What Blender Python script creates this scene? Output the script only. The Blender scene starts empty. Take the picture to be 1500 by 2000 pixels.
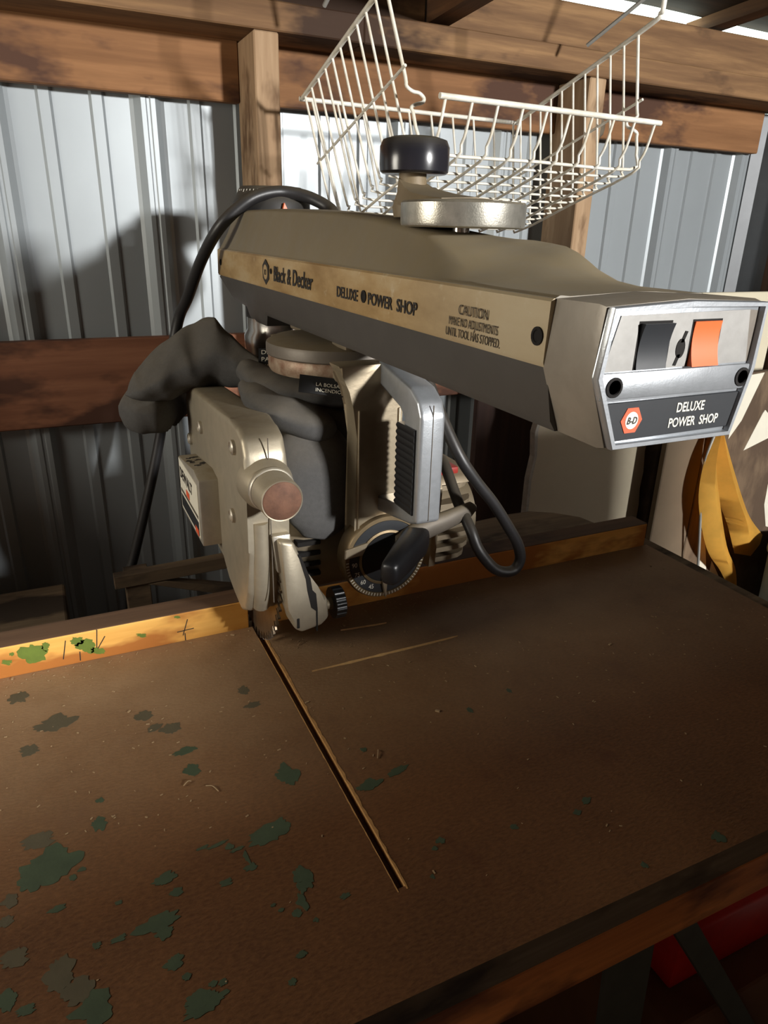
import bpy, bmesh, math, random
from mathutils import Vector, Matrix, noise
V = Vector
PI = math.pi
random.seed(7)
sc = bpy.context.scene
COL = sc.collection

# ------------------------------------------------------------------ camera
cam_d = bpy.data.cameras.new('camera')
cam_d.sensor_fit = 'HORIZONTAL'; cam_d.sensor_width = 36.0
cam_d.lens = 36.0 * 1368.47 / 1500.0
cam_d.clip_start = 0.02
cam = bpy.data.objects.new('camera', cam_d); COL.objects.link(cam)
right = V((0.90509973, -0.42448932, 0.02456189))
down = V((-0.13811587, -0.34814232, -0.92721137))
fwd = V((0.40214236, 0.83582638, -0.37373224))
cam.matrix_world = Matrix.Translation((0, 0, .47)) @ Matrix((right, -down, -fwd)).transposed().to_4x4()
sc.camera = cam

# ------------------------------------------------------------------ world, lights, exposure
w = bpy.data.worlds.new('sky'); sc.world = w; w.use_nodes = True
bg = w.node_tree.nodes['Background']
bg.inputs[0].default_value = (.86, 1.0, .90, 1); bg.inputs[1].default_value = 3.6
sc.view_settings.view_transform = 'Standard'; sc.view_settings.look = 'None'
sc.view_settings.gamma = 1; sc.view_settings.use_curve_mapping = False
sc.view_settings.exposure = 0.0

def area(name, loc, target, sx, sy, power, color):
    d = bpy.data.lights.new(name, 'AREA'); d.shape = 'RECTANGLE'; d.size = sx; d.size_y = sy
    d.energy = power; d.color = color
    o = bpy.data.objects.new(name, d); COL.objects.link(o); o.location = loc
    o.rotation_euler = (V(target) - V(loc)).to_track_quat('-Z', 'Y').to_euler()
    return o
area('window_daylight', (1.46, -2.20, .95), (.25, .9, .35), .20, .20, 155, (1.0, .99, .97))
area('side_fill', (-1.07, .63, .56), (.3, .65, .35), .40, .40, 9, (1.0, .90, .77))  # fill added from the left for the arm side, its window unseen

# ------------------------------------------------------------------ material helpers
MATS = {}
def nd(nt, t, **kw):
    n = nt.nodes.new(t)
    for k, v in kw.items():
        if hasattr(n, k): setattr(n, k, v)
        else: n.inputs[k].default_value = v
    return n
def s2l(c):
    return tuple(((x/255)/12.92 if x/255 <= .04045 else (((x/255)+.055)/1.055)**2.4) for x in c) + (1,)
def ramp(nt, fac, stops):
    r = nt.nodes.new('ShaderNodeValToRGB')
    el = r.color_ramp.elements
    while len(el) < len(stops): el.new(.5)
    for e, (p, c) in zip(el, stops): e.position = p; e.color = c if len(c) == 4 else s2l(c)
    nt.links.new(fac, r.inputs[0]); return r.outputs[0]
def mix(nt, fac, a, b):
    m = nt.nodes.new('ShaderNodeMix'); m.data_type = 'RGBA'
    for sock, val in ((m.inputs[0], fac), (m.inputs[6], a), (m.inputs[7], b)):
        if hasattr(val, 'is_output'): nt.links.new(val, sock)
        else: sock.default_value = val
    return m.outputs[2]
def base(name):
    m = bpy.data.materials.new(name); m.use_nodes = True
    nt = m.node_tree; MATS[name] = m
    return m, nt, nt.nodes['Principled BSDF'], nt.nodes.new('ShaderNodeTexCoord').outputs['Object']
def noise_tex(nt, co, scale, detail=4, rough=.55, mp=None):
    if mp:
        mm = nt.nodes.new('ShaderNodeMapping'); mm.inputs['Scale'].default_value = mp
        nt.links.new(co, mm.inputs[0]); co = mm.outputs[0]
    n = nt.nodes.new('ShaderNodeTexNoise'); n.inputs['Scale'].default_value = scale
    n.inputs['Detail'].default_value = detail; n.inputs['Roughness'].default_value = rough
    nt.links.new(co, n.inputs['Vector']); return n.outputs['Fac']
def bump(nt, bs, h, strength, dist=.001):
    b = nt.nodes.new('ShaderNodeBump'); b.inputs['Strength'].default_value = strength
    b.inputs['Distance'].default_value = dist
    nt.links.new(h, b.inputs['Height']); nt.links.new(b.outputs[0], bs.inputs['Normal'])
def plain(name, c, rough=.5, metal=0, var=.25, scale=60, bmp=.15, c2=None, dust=0, dustc=(120, 106, 80), spec=.5):
    """flat colour with fine mottling; dust = share of settled sawdust on upward faces"""
    m, nt, bs, co = base(name)
    c = s2l(c)
    lo = s2l(c2) if c2 else tuple(x*(1-var) for x in c[:3]) + (1,)
    f = noise_tex(nt, co, scale, 5, .6)
    col = ramp(nt, f, [(.3, lo), (.7, c)])
    if dust:
        g = nt.nodes.new('ShaderNodeNewGeometry'); sp = nt.nodes.new('ShaderNodeSeparateXYZ')
        nt.links.new(g.outputs['Normal'], sp.inputs[0])
        mr = nd(nt, 'ShaderNodeMapRange'); nt.links.new(sp.outputs[2], mr.inputs[0])
        mr.inputs[1].default_value = .15; mr.inputs[2].default_value = .9; mr.inputs[3].default_value = 0; mr.inputs[4].default_value = dust
        f2 = noise_tex(nt, co, 35, 6, .65)
        mu = nd(nt, 'ShaderNodeMath', operation='MULTIPLY'); nt.links.new(mr.outputs[0], mu.inputs[0])
        r2 = ramp(nt, f2, [(.25, (.45, .45, .45, 1)), (.6, (1, 1, 1, 1))]); nt.links.new(r2, mu.inputs[1])
        col = mix(nt, mu.outputs[0], col, s2l(dustc))
        rr = nd(nt, 'ShaderNodeMapRange'); nt.links.new(mu.outputs[0], rr.inputs[0])
        rr.inputs[3].default_value = rough; rr.inputs[4].default_value = .95
        nt.links.new(rr.outputs[0], bs.inputs['Roughness'])
    else: bs.inputs['Roughness'].default_value = rough
    nt.links.new(col, bs.inputs['Base Color'])
    bs.inputs['Metallic'].default_value = metal; bs.inputs['Specular IOR Level'].default_value = spec
    if bmp: bump(nt, bs, noise_tex(nt, co, scale*6, 3), bmp, .0006)
    return m
def wood(name, c1, c2, axis, c3=None, stain=.0, rough=.75, fine=1.0, bmp=.35):
    """grain stretched along an axis, with optional dark water stain of colour c3"""
    m, nt, bs, co = base(name)
    a, b = 1.6*fine, 26*fine
    sc3 = [b, b, b]; sc3['xyz'.index(axis)] = a
    f = noise_tex(nt, co, 1.6, 6, .62, tuple(sc3))
    col = ramp(nt, f, [(.28, c2), (.5, tuple((p+q)/2 for p, q in zip(c1, c2))), (.66, c1)])
    f3 = noise_tex(nt, co, 3.2, 5, .6, tuple([1.0 if ax == axis else 2.4 for ax in 'xyz']))
    if c3:
        k = ramp(nt, f3, [(.5-stain*.28, (1, 1, 1, 1)), (.56-stain*.2, (0, 0, 0, 1))])
        col = mix(nt, k, col, s2l(c3))
    nt.links.new(col, bs.inputs['Base Color'])
    bs.inputs['Roughness'].default_value = rough; bs.inputs['Specular IOR Level'].default_value = .3
    bump(nt, bs, f, bmp, .002)
    return m

# ------------------------------------------------------------------ materials
plain('sheet_steel', (152, 158, 161), .42, .3, .07, 6, .02, spec=.5)
wood('roof_wood', (76, 56, 40), (48, 34, 25), 'x', (34, 25, 19), .4)
plain('flashing_grey', (104, 106, 108), .5, .3, .15, 20, .05)
wood('stud_wood', (182, 154, 122), (142, 113, 84), 'z', (108, 82, 58), .12)
wood('girt_wood', (146, 104, 68), (114, 78, 48), 'x', (76, 50, 36), .38)
wood('plate_wood', (146, 112, 76), (92, 66, 44), 'x', (60, 41, 28), .42)
wood('low_girt_wood', (150, 102, 76), (118, 76, 56), 'x', (84, 56, 44), .25)
wood('rafter_wood', (120, 84, 54), (70, 46, 30), 'y', (44, 30, 20), .4)
wood('fence_wood', (252, 198, 108), (228, 162, 76), 'x', (184, 116, 54), .10, .55)
wood('fence_top_wood', (112, 86, 64), (78, 58, 44), 'x', (60, 44, 34), .4, .8)
wood('edge_wood', (232, 148, 78), (176, 100, 48), 'x', (120, 66, 32), .15, .55)
wood('grey_plank', (134, 116, 92), (90, 76, 60), 'x', (60, 50, 40), .3, .85)
wood('brown_panel', (98, 72, 54), (70, 50, 38), 'z', (52, 38, 30), .3, .7)
wood('shade_panel', (66, 46, 38), (46, 32, 28), 'z', (30, 22, 20), .3, .7)
wood('post_wood', (92, 72, 54), (66, 50, 38), 'z', (48, 36, 28), .3, .8)
wood('shelf_wood', (110, 92, 70), (76, 62, 48), 'x', (50, 40, 32), .3, .85)
wood('carcass_wood', (116, 98, 78), (100, 82, 64), 'z', (84, 68, 54), .2, .85)
plain('concrete', (92, 86, 78), .9, 0, .35, 14, .4)
plain('drywall', (206, 194, 168), .9, 0, .07, 7, .1)
plain('drywall_core', (190, 184, 172), .95, 0, .3, 60, .5)
plain('cream_board', (214, 204, 178), .85, 0, .08, 8, .1)
plain('tan_board', (112, 96, 76), .85, 0, .14, 12, .2)
plain('patch_white', (222, 216, 198), .8, 0, .06, 30, .1)
plain('yellow_cloth', (240, 186, 78), .8, 0, .22, 16, .2)
plain('blue_bucket', (134, 150, 158), .5, 0, .1, 20, .05)
# saw
plain('arm_cover_paint', (132, 124, 110), .5, 0, .16, 26, .12, dust=.8, dustc=(140, 124, 92))
plain('arm_lower_shade', (78, 75, 72), .5, 0, .15, 30, .1, dust=.6)  # shade of the downward faces put into this darker colour
plain('nose_casting', (150, 142, 130), .42, .25, .2, 40, .15, dust=.5)
plain('brushed_silver', (182, 186, 190), .34, .65, .14, 120, .12)
plain('panel_silver', (148, 146, 142), .5, .5, .2, 90, .05)
plain('black_plastic', (25, 25, 27), .38, 0, .2, 40, .06)
plain('knob_plastic', (36, 35, 40), .22, 0, .15, 40, .03, dust=.75, dustc=(92, 84, 62))
plain('label_black', (44, 46, 49), .4, 0, .15, 40, .05)
plain('dark_hole', (22, 18, 15), .9, 0, .3, 60, .1)
plain('orange_plastic', (238, 104, 48), .42, 0, .06, 40, .03)
plain('badge_orange', (226, 92, 54), .5, 0, .06, 40, .03)
plain('print_white', (224, 220, 204), .6, 0, .08, 60, 0)
plain('print_black', (44, 40, 36), .7, 0, .2, 60, 0)
plain('print_grey', (86, 78, 66), .8, 0, .25, 90, 0)
plain('tape_white', (188, 176, 150), .6, 0, .1, 60, .05)
plain('red_plastic', (150, 44, 36), .45, 0, .2, 40, .05)
plain('guard_cast', (176, 166, 146), .42, .55, .16, 50, .2, dust=.55, dustc=(138, 122, 92))
plain('guard_box_metal', (196, 190, 178), .36, .6, .14, 80, .15, dust=.6, dustc=(150, 132, 92))
plain('rust_cap', (124, 88, 68), .75, .2, .3, 70, .4, c2=(88, 60, 46))
plain('yoke_cast', (170, 156, 132), .38, .6, .2, 40, .2, dust=.5, dustc=(120, 104, 78))
plain('rusty_rim', (176, 160, 138), .5, .35, .3, 55, .35, c2=(110, 68, 44), dust=.3)
plain('plate_grey', (112, 104, 94), .5, .3, .2, 40, .2, dust=.8, dustc=(116, 102, 76))
plain('motor_cast', (134, 122, 102), .5, .4, .2, 50, .2, dust=.6, dustc=(112, 96, 68))
plain('fin_cast', (150, 136, 114), .5, .4, .2, 50, .2, dust=.5, dustc=(110, 92, 64))
plain('chrome', (196, 192, 186), .22, .9, .15, 40, .05)
plain('disc_metal', (190, 186, 174), .32, .75, .3, 130, .2, dust=.85, dustc=(118, 104, 76))
plain('crank_paint', (128, 112, 86), .6, .1, .25, 40, .2, dust=.6)
plain('column_black', (30, 28, 27), .5, .2, .2, 40, .1)
plain('cap_black', (40, 39, 38), .55, 0, .2, 40, .1, dust=.4)
plain('cable_rubber', (38, 37, 38), .42, 0, .2, 60, .1, dust=.25)
plain('blade_steel', (150, 132, 110), .32, .85, .3, 60, .15)
plain('carbide', (120, 110, 100), .4, .8, .2, 60, .1)
plain('bronze_ring', (128, 110, 82), .45, .6, .2, 60, .1)
plain('bag_cloth', (82, 81, 80), .95, 0, .16, 240, .5, dust=.45, dustc=(124, 114, 98), spec=.15)
plain('bag_label', (24, 24, 25), .8, 0, .1, 60, .05)
plain('wire_white', (240, 238, 230), .4, 0, .12, 50, .05, c2=(212, 204, 184))
plain('hook_grey', (150, 148, 142), .5, .1, .15, 40, .05)
plain('stand_steel', (92, 92, 80), .6, .2, .2, 30, .1)
plain('toolbox_red', (226, 40, 28), .4, 0, .2, 30, .05)
plain('carton_brown', (126, 84, 52), .85, 0, .2, 12, .15)
plain('green_paint', (66, 80, 58), .6, 0, .25, 60, .2)
plain('dusty_green', (86, 78, 57), .8, 0, .2, 60, .2)
plain('fence_green', (112, 132, 50), .6, 0, .25, 60, .2)
plain('sawdust', (170, 144, 108), .9, 0, .2, 90, .1)
plain('fresh_cut', (190, 142, 84), .85, 0, .3, 160, .6)
plain('pale_scratch', (226, 184, 124), .85, 0, .25, 160, .4)
plain('nest_mud', (118, 106, 88), .95, 0, .3, 40, .8)
# table top: hardboard, dusty towards the fence, the lit back painted into its tone
def table_mat():
    m, nt, bs, co = base('table_hardboard')
    f1 = noise_tex(nt, co, 5.5, 6, .62)
    f2 = noise_tex(nt, co, 190, 3, .6, (1, 2.2, 1))
    c = ramp(nt, f1, [(.3, (80, 48, 22)), (.5, (98, 61, 30)), (.7, (114, 75, 41))])
    c = mix(nt, .35, c, ramp(nt, f2, [(.3, (54, 33, 16)), (.72, (132, 92, 56))]))
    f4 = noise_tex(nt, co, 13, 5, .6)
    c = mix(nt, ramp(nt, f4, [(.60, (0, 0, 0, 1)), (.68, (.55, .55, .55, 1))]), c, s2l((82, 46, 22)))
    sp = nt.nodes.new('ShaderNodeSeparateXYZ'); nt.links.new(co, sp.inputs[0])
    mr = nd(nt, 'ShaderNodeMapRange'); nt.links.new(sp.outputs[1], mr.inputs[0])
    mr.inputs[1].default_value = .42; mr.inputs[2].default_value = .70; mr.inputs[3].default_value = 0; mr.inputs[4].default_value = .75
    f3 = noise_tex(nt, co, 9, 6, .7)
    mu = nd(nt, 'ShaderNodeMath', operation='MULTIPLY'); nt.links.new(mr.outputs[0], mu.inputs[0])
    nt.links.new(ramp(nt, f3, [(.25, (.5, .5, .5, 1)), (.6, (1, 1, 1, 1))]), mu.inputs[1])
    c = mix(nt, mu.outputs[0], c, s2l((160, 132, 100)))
    nt.links.new(c, bs.inputs['Base Color'])
    bs.inputs['Roughness'].default_value = .62; bs.inputs['Specular IOR Level'].default_value = .35
    bump(nt, bs, f2, .45, .0012)
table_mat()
# lit strip on the arm: silvered tape, yellowed with grime
def stripe_mat():
    m, nt, bs, co = base('stripe_tape')
    f = noise_tex(nt, co, 9, 6, .65, (1, 1, 2.5))
    c = ramp(nt, f, [(.32, (146, 116, 72)), (.5, (174, 146, 102)), (.68, (190, 170, 134))])
    f2 = noise_tex(nt, co, 70, 4, .7)
    c = mix(nt, ramp(nt, f2, [(.62, (0, 0, 0, 1)), (.72, (.5, .5, .5, 1))]), c, s2l((206, 196, 170)))
    sp = nt.nodes.new('ShaderNodeSeparateXYZ'); nt.links.new(co, sp.inputs[0])   # less grime near the nose, where hands wipe it
    mr = nd(nt, 'ShaderNodeMapRange'); nt.links.new(sp.outputs[1], mr.inputs[0])
    mr.inputs[1].default_value = .50; mr.inputs[2].default_value = .34; mr.inputs[3].default_value = 0; mr.inputs[4].default_value = .6
    c = mix(nt, mr.outputs[0], c, s2l((186, 176, 152)))
    nt.links.new(c, bs.inputs['Base Color']); bs.inputs['Roughness'].default_value = .5
    bs.inputs['Metallic'].default_value = .15
    bump(nt, bs, f2, .1, .0004)
stripe_mat()

# ------------------------------------------------------------------ geometry helpers
def obj(name, bm, mat, parent=None, smooth=None, loc=None):
    me = bpy.data.meshes.new(name)
    bmesh.ops.recalc_face_normals(bm, faces=bm.faces)
    bm.to_mesh(me); bm.free()
    me.materials.append(MATS[mat])
    if smooth is not None:
        for p in me.polygons: p.use_smooth = True
        me.set_sharp_from_angle(angle=math.radians(smooth))
    o = bpy.data.objects.new(name, me); COL.objects.link(o)
    if parent is not None: attach(o, parent)
    return o
def attach(o, p):
    o.parent = p
    # meshes hold world coordinates: undo the offset of a thing's Empty
    o.matrix_parent_inverse = Matrix.Translation(-p.location) if p.type == 'EMPTY' else Matrix()
def tag(o, label, cat, group=None):
    o['label'] = label; o['category'] = cat
    if group: o['group'] = group
    return o
def thing(name, label, cat, loc, group=None):
    o = bpy.data.objects.new(name, None); COL.objects.link(o); o.location = loc
    o.empty_display_size = .05
    return tag(o, label, cat, group)
def structure(name, loc=(0, 0, 0)):
    o = bpy.data.objects.new(name, None); COL.objects.link(o); o.location = loc
    o.empty_display_size = .05; o['kind'] = 'structure'; return o
def BM(): return bmesh.new()
def merge(bm, other):
    me = bpy.data.meshes.new('tmp'); other.to_mesh(me); other.free(); bm.from_mesh(me); bpy.data.meshes.remove(me)
def box(bm, lo, hi, bev=0, seg=2, mat=None):
    b = BM(); r = bmesh.ops.create_cube(b, size=1)
    for v in b.verts:
        v.co = V((lo[i] + (v.co[i]+.5)*(hi[i]-lo[i]) for i in range(3)))
    if bev: bmesh.ops.bevel(b, geom=list(b.edges), offset=bev, segments=seg, profile=.5, affect='EDGES')
    if mat is not None: b.transform(mat)
    merge(bm, b)
def prism(bm, pts, axis, a, b_, bev=0, seg=2, cap_bev=None):
    """polygon pts in the two other axes, extruded along axis from a to b_"""
    b = BM(); i = 'xyz'.index(axis); j, k = [q for q in range(3) if q != i]
    def mk(p, t):
        c = [0, 0, 0]; c[i] = t; c[j] = p[0]; c[k] = p[1]; return b.verts.new(c)
    A = [mk(p, a) for p in pts]; B = [mk(p, b_) for p in pts]; n = len(pts)
    b.faces.new(A); b.faces.new(B[::-1])
    for q in range(n): b.faces.new((A[q], A[(q+1) % n], B[(q+1) % n], B[q]))
    if bev: bmesh.ops.bevel(b, geom=list(b.edges), offset=bev, segments=seg, profile=.5, affect='EDGES', clamp_overlap=True)
    merge(bm, b)
def frame_of(d):
    d = V(d).normalized(); u = V((0, 0, 1)) if abs(d.z) < .9 else V((1, 0, 0))
    x = d.cross(u).normalized(); return x, d.cross(x).normalized(), d
def lathe(bm, prof, o, d, seg=32):
    """prof: (radius, height along d)"""
    x, y, z = frame_of(d); o = V(o); rings = []
    for r, h in prof:
        if r < 1e-6: rings.append([bm.verts.new(o + z*h)])
        else: rings.append([bm.verts.new(o + z*h + (x*math.cos(2*PI*k/seg) + y*math.sin(2*PI*k/seg))*r) for k in range(seg)])
    for A, B in zip(rings, rings[1:]):
        for k in range(seg):
            k2 = (k+1) % seg
            if len(A) == 1 and len(B) > 1: bm.faces.new((A[0], B[k], B[k2]))
            elif len(B) == 1 and len(A) > 1: bm.faces.new((A[k], A[k2], B[0]))
            elif len(A) > 1: bm.faces.new((A[k], A[k2], B[k2], B[k]))
    for R in (rings[0], rings[-1]):
        if len(R) > 1: bm.faces.new(R)
def cyl(bm, p0, p1, r, seg=24, bev=0):
    d = V(p1) - V(p0); L = d.length
    if bev: prof = [(r-bev, 0), (r, bev), (r, L-bev), (r-bev, L)]
    else: prof = [(r, 0), (r, L)]
    lathe(bm, prof, p0, d, seg)
def catmull(pts, n=8):
    pts = [V(p) for p in pts]; P = [pts[0]*2-pts[1]] + pts + [pts[-1]*2-pts[-2]]; out = []
    for i in range(1, len(P)-2):
        a, b, c, d = P[i-1:i+3]
        for k in range(n):
            t = k/n
            out.append(.5*((2*b) + (c-a)*t + (2*a-5*b+4*c-d)*t*t + (3*b-a-3*c+d)*t**3))
    out.append(pts[-1]); return out
def tube(bm, pts, r, seg=10, r1=None):
    """swept circle; radius may taper from r to r1"""
    pts = [V(p) for p in pts]; rings = []; n = len(pts)
    t0 = (pts[1]-pts[0]).normalized(); x, y, _ = frame_of(t0)
    for i, p in enumerate(pts):
        t = ((pts[i+1]-p).normalized() if i < n-1 else V((0, 0, 0))) + ((p-pts[i-1]).normalized() if i else V((0, 0, 0)))
        t.normalize()
        x = (x - t*x.dot(t)).normalized(); y = t.cross(x)
        rr = r if r1 is None else r + (r1-r)*i/(n-1)
        rings.append([bm.verts.new(p + (x*math.cos(2*PI*k/seg) + y*math.sin(2*PI*k/seg))*rr) for k in range(seg)])
    for A, B in zip(rings, rings[1:]):
        for k in range(seg): bm.faces.new((A[k], A[(k+1) % seg], B[(k+1) % seg], B[k]))
    bm.faces.new(rings[0][::-1]); bm.faces.new(rings[-1])
def loft(bm, rings, caps=True, closed=True):
    R = [[bm.verts.new(p) for p in r] for r in rings]; n = len(R[0])
    for A, B in zip(R, R[1:]):
        for k in range(n if closed else n-1): bm.faces.new((A[k], A[(k+1) % n], B[(k+1) % n], B[k]))
    if caps: bm.faces.new(R[0][::-1]); bm.faces.new(R[-1])
def blob(spine, seg=28, sub=8, amp=.004, fs=22, seedv=0, up=(0, 0, 1), pw=2.3):
    """cloth roll: spine of (point, half width sideways, half height) with soft wrinkles"""
    bm = BM(); P = catmull([s[0] for s in spine], sub)
    W = catmull([(s[1], s[2], 0) for s in spine], sub); rings = []
    n = len(P)
    for i, p in enumerate(P):
        t = (P[min(i+1, n-1)] - P[max(i-1, 0)]).normalized()
        x = t.cross(V(up)).normalized(); y = x.cross(t)
        ring = []
        for k in range(seg):
            a = 2*PI*k/seg; ca, sa = math.cos(a), math.sin(a)
            q = p + x*math.copysign(abs(ca)**(2/pw), ca)*W[i].x + y*math.copysign(abs(sa)**(2/pw), sa)*W[i].y
            d = noise.noise(q*fs + V((seedv, seedv*2, 0)))*amp + noise.noise(q*fs*2.7 + V((0, seedv, 3)))*amp*.4
            ring.append(q + (q-p).normalized()*d)
        rings.append(ring)
    loft(bm, rings)
    return bm
def text(parent, s, size, origin, xd, yd, mat, name='lettering', ext=.0001, shear=0, align='LEFT', squash=1.0, bold=0):
    cu = bpy.data.curves.new('t', 'FONT'); cu.body = s; cu.size = size; cu.extrude = ext; cu.shear = shear
    cu.align_x = align; cu.resolution_u = 3; cu.offset = bold
    o = bpy.data.objects.new('t', cu); COL.objects.link(o)
    me = bpy.data.meshes.new_from_object(o.evaluated_get(bpy.context.evaluated_depsgraph_get()))
    bpy.data.objects.remove(o); bpy.data.curves.remove(cu)
    xd, yd = V(xd).normalized(), V(yd).normalized(); zd = xd.cross(yd)
    Mx = Matrix.Translation(origin) @ Matrix((xd*squash, yd, zd)).transposed().to_4x4()
    me.transform(Mx); me.materials.clear(); me.materials.append(MATS[mat]); me.name = name
    t = bpy.data.objects.new(name, me); COL.objects.link(t); attach(t, parent); return t
def splat_bm(cx, cy, ra, rb, to3, th, seed, ang=.0):
    """thin irregular patch; to3 maps (a, b, h) to the surface"""
    bm = BM(); n = 36; rnd = random.Random(seed); ph = rnd.random()*9
    T, B = [], []
    for k in range(n):
        a = 2*PI*k/n
        j = 1 + .45*noise.noise(V((math.cos(a)*1.4+ph, math.sin(a)*1.4, ph))) + .38*noise.noise(V((math.cos(a)*3.4+ph, math.sin(a)*3.4, ph))) + .2*noise.noise(V((math.cos(a)*9+ph, math.sin(a)*9, ph)))
        u, v = math.cos(a)*ra*j, math.sin(a)*rb*j
        u, v = u*math.cos(ang)-v*math.sin(ang), u*math.sin(ang)+v*math.cos(ang)
        T.append(bm.verts.new(to3(cx+u, cy+v, th))); B.append(bm.verts.new(to3(cx+u, cy+v, -.0002)))
    bm.faces.new(T); bm.faces.new(B[::-1])
    for k in range(n): bm.faces.new((T[k], T[(k+1) % n], B[(k+1) % n], B[k]))
    return bm

FLOOR = -.92
X0, X1, YF, YB = -1.12, 1.62, -2.35, 1.33

# ================================================================== the shed
fl = BM(); box(fl, (X0-.1, YF-.1, FLOOR-.08), (X1+.1, YB+.1, FLOOR)); o = obj('floor', fl, 'concrete'); o['kind'] = 'structure'

# back wall: ribbed steel sheets on girts, studs and a top plate
wb = structure('wall_back', (0, YB, FLOOR))
def rib_profile(xa, xb):
    """(x, y) line of the sheet with ribs standing towards the room"""
    pts = [(xa, 0)]; k = math.floor((xa-.198)/.0755)
    while True:
        c = .198 + k*.0755
        if c > xb-.02: break
        if c > xa+.02:
            if k % 3 == 0: pr = [(-.027, 0), (-.021, -.003), (-.011, -.0155), (-.004, -.0155), (-.002, -.0135), (.002, -.0135), (.004, -.0155), (.011, -.0155), (.021, -.003), (.027, 0)]
            else: pr = [(-.0115, 0), (-.0075, -.0042), (.0075, -.0042), (.0115, 0)]
            pts += [(c+p, q) for p, q in pr if xa < c+p < xb]
        k += 1
    pts.append((xb, 0)); return pts
def ribbed(name, xa, xb, yy, za, zb, parent, mat):
    bm = BM(); pr = rib_profile(xa, xb)
    loop = [(x, yy+y) for x, y in pr] + [(x, yy+y+.0012) for x, y in reversed(pr)]
    A = [bm.verts.new((x, y, za)) for x, y in loop]; B = [bm.verts.new((x, y, zb)) for x, y in loop]; n = len(loop); h = len(pr)
    for q in range(n): bm.faces.new((A[q], A[(q+1) % n], B[(q+1) % n], B[q]))
    for L in (A, B):
        for q in range(h-1): bm.faces.new((L[q], L[q+1], L[n-2-q], L[n-1-q]))
    return obj(name, bm, mat, parent)
xs = [X0, -.93, -.255, .425-.001, 1.105, X1]
for k, (a, b) in enumerate(zip(xs, xs[1:])):
    ribbed('sheet_panel', a, b, YB - .0008*(k % 2), FLOOR, .80, wb, 'sheet_steel')
def lumber(name, lo, hi, mat, parent, bev=.002):
    bm = BM(); box(bm, lo, hi, bev, 1); return obj(name, bm, mat, parent)
for x in (-.93, -.293, .341, .978):
    lumber('stud', (x, 1.2, FLOOR), (x+.039, 1.303, .7415), 'stud_wood', wb)
for a, b in ((X0, -.93), (-.891, -.293), (-.254, .341), (.38, .978), (1.017, 1.566)):
    lumber('upper_girt', (a, 1.291, .656), (b, 1.312, .800), 'girt_wood', wb)
    lumber('lower_girt', (a, 1.291, .142), (b, 1.312, .287), 'low_girt_wood', wb)
    lumber('base_girt', (a, 1.291, -.55), (b, 1.312, -.41), 'low_girt_wood', wb)
lumber('top_plate', (X0, 1.198, .742), (.52, 1.312, .781), 'plate_wood', wb)
lumber('top_plate', (.52, 1.198, .742), (X1, 1.312, .784), 'plate_wood', wb)
lumber('blocking_board', (.696, 1.245, .784), (X1, 1.285, .8635), 'plate_wood', wb)
lumber('blocking_board', (X0, 1.245, .781), (.652, 1.285, .889), 'plate_wood', wb)
# daub of mud on the girt and a white drip on the plate
bm = BM(); lathe(bm, [(0, 0), (.018, .003), (.021, .010), (.013, .018), (0, .021)], (1.075, 1.291, .672), (0, -1, 0), 14)
for v in bm.verts: v.co += V((noise.noise(v.co*70)*.006, 0, noise.noise(v.co*50+V((3, 3, 3)))*.01))
o = obj('mud_nest', bm, 'nest_mud', wb, 60); o['label'] = 'lump of dried grey mud stuck on the upper girt'

# right wall: dark boards and a steel corner flashing
wr = structure('wall_right', (X1, 0, FLOOR))
for k in range(12):
    y1 = 1.235 - k*.30
    bm = BM(); box(bm, (1.60, y1-.297, FLOOR), (1.62, y1, 1.3), .002, 1); obj('wall_board', bm, 'brown_panel', wr)
bm = BM(); prism(bm, [(1.570, 1.318), (1.618, 1.318), (1.618, 1.24), (1.609, 1.238), (1.603, 1.256), (1.596, 1.30), (1.570, 1.312)], 'z', FLOOR, .74)
obj('corner_flashing', bm, 'flashing_grey', wr)
wl = structure('wall_left', (X0, 0, FLOOR))
for ya, yb, za, zb in [(1.31-(k+1)*.305+.003, 1.31-k*.305, FLOOR, 1.35) for k in range(12) if k not in (1, 2, 3)] + [(.398, 1.005, FLOOR, .32), (.398, 1.005, .80, 1.35), (.093, .395, FLOOR, 1.35), (.86, 1.005, .32, .80)]:
    bm = BM(); box(bm, (X0, ya, za), (X0+.02, yb, zb), .002, 1); obj('wall_board', bm, 'brown_panel', wl)
wn2 = structure('fill_window', (X0, .63, .32))  # unseen window added as the opening for the side fill
for lo, hi in (((.398, .32), (.428, .80)), ((.83, .32), (.86, .80)), ((.428, .32), (.83, .35)), ((.428, .77), (.83, .80))):
    bm = BM(); box(bm, (X0-.005, lo[0], lo[1]), (X0+.03, hi[0], hi[1]), .002, 1); obj('window_frame', bm, 'stud_wood', wn2)
# front wall behind the viewer, with the window and the shut plank door
wf = structure('wall_front', (0, YF, FLOOR))
for lo, hi in (((X0, FLOOR), (-.98, 1.4)), ((-.98, .95), (-.18, 1.4)), ((-.18, FLOOR), (1.30, 1.4)), ((1.30, FLOOR), (1.60, .79)), ((1.30, 1.11), (1.60, 1.4)), ((1.60, FLOOR), (X1, 1.4))):
    bm = BM(); box(bm, (lo[0], YF-.02, lo[1]), (hi[0], YF, hi[1])); obj('wall_board', bm, 'brown_panel', wf)
wn = structure('window_1', (1.45, YF, .79))
for lo, hi in (((1.30, .79), (1.33, 1.11)), ((1.57, .79), (1.60, 1.11)), ((1.33, .79), (1.57, .82)), ((1.33, 1.08), (1.57, 1.11))):
    bm = BM(); box(bm, (lo[0], YF-.03, lo[1]), (hi[0], YF+.02, hi[1]), .002, 1); obj('window_frame', bm, 'stud_wood', wn)
ds = structure('door_1', (-.58, YF, FLOOR))
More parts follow.
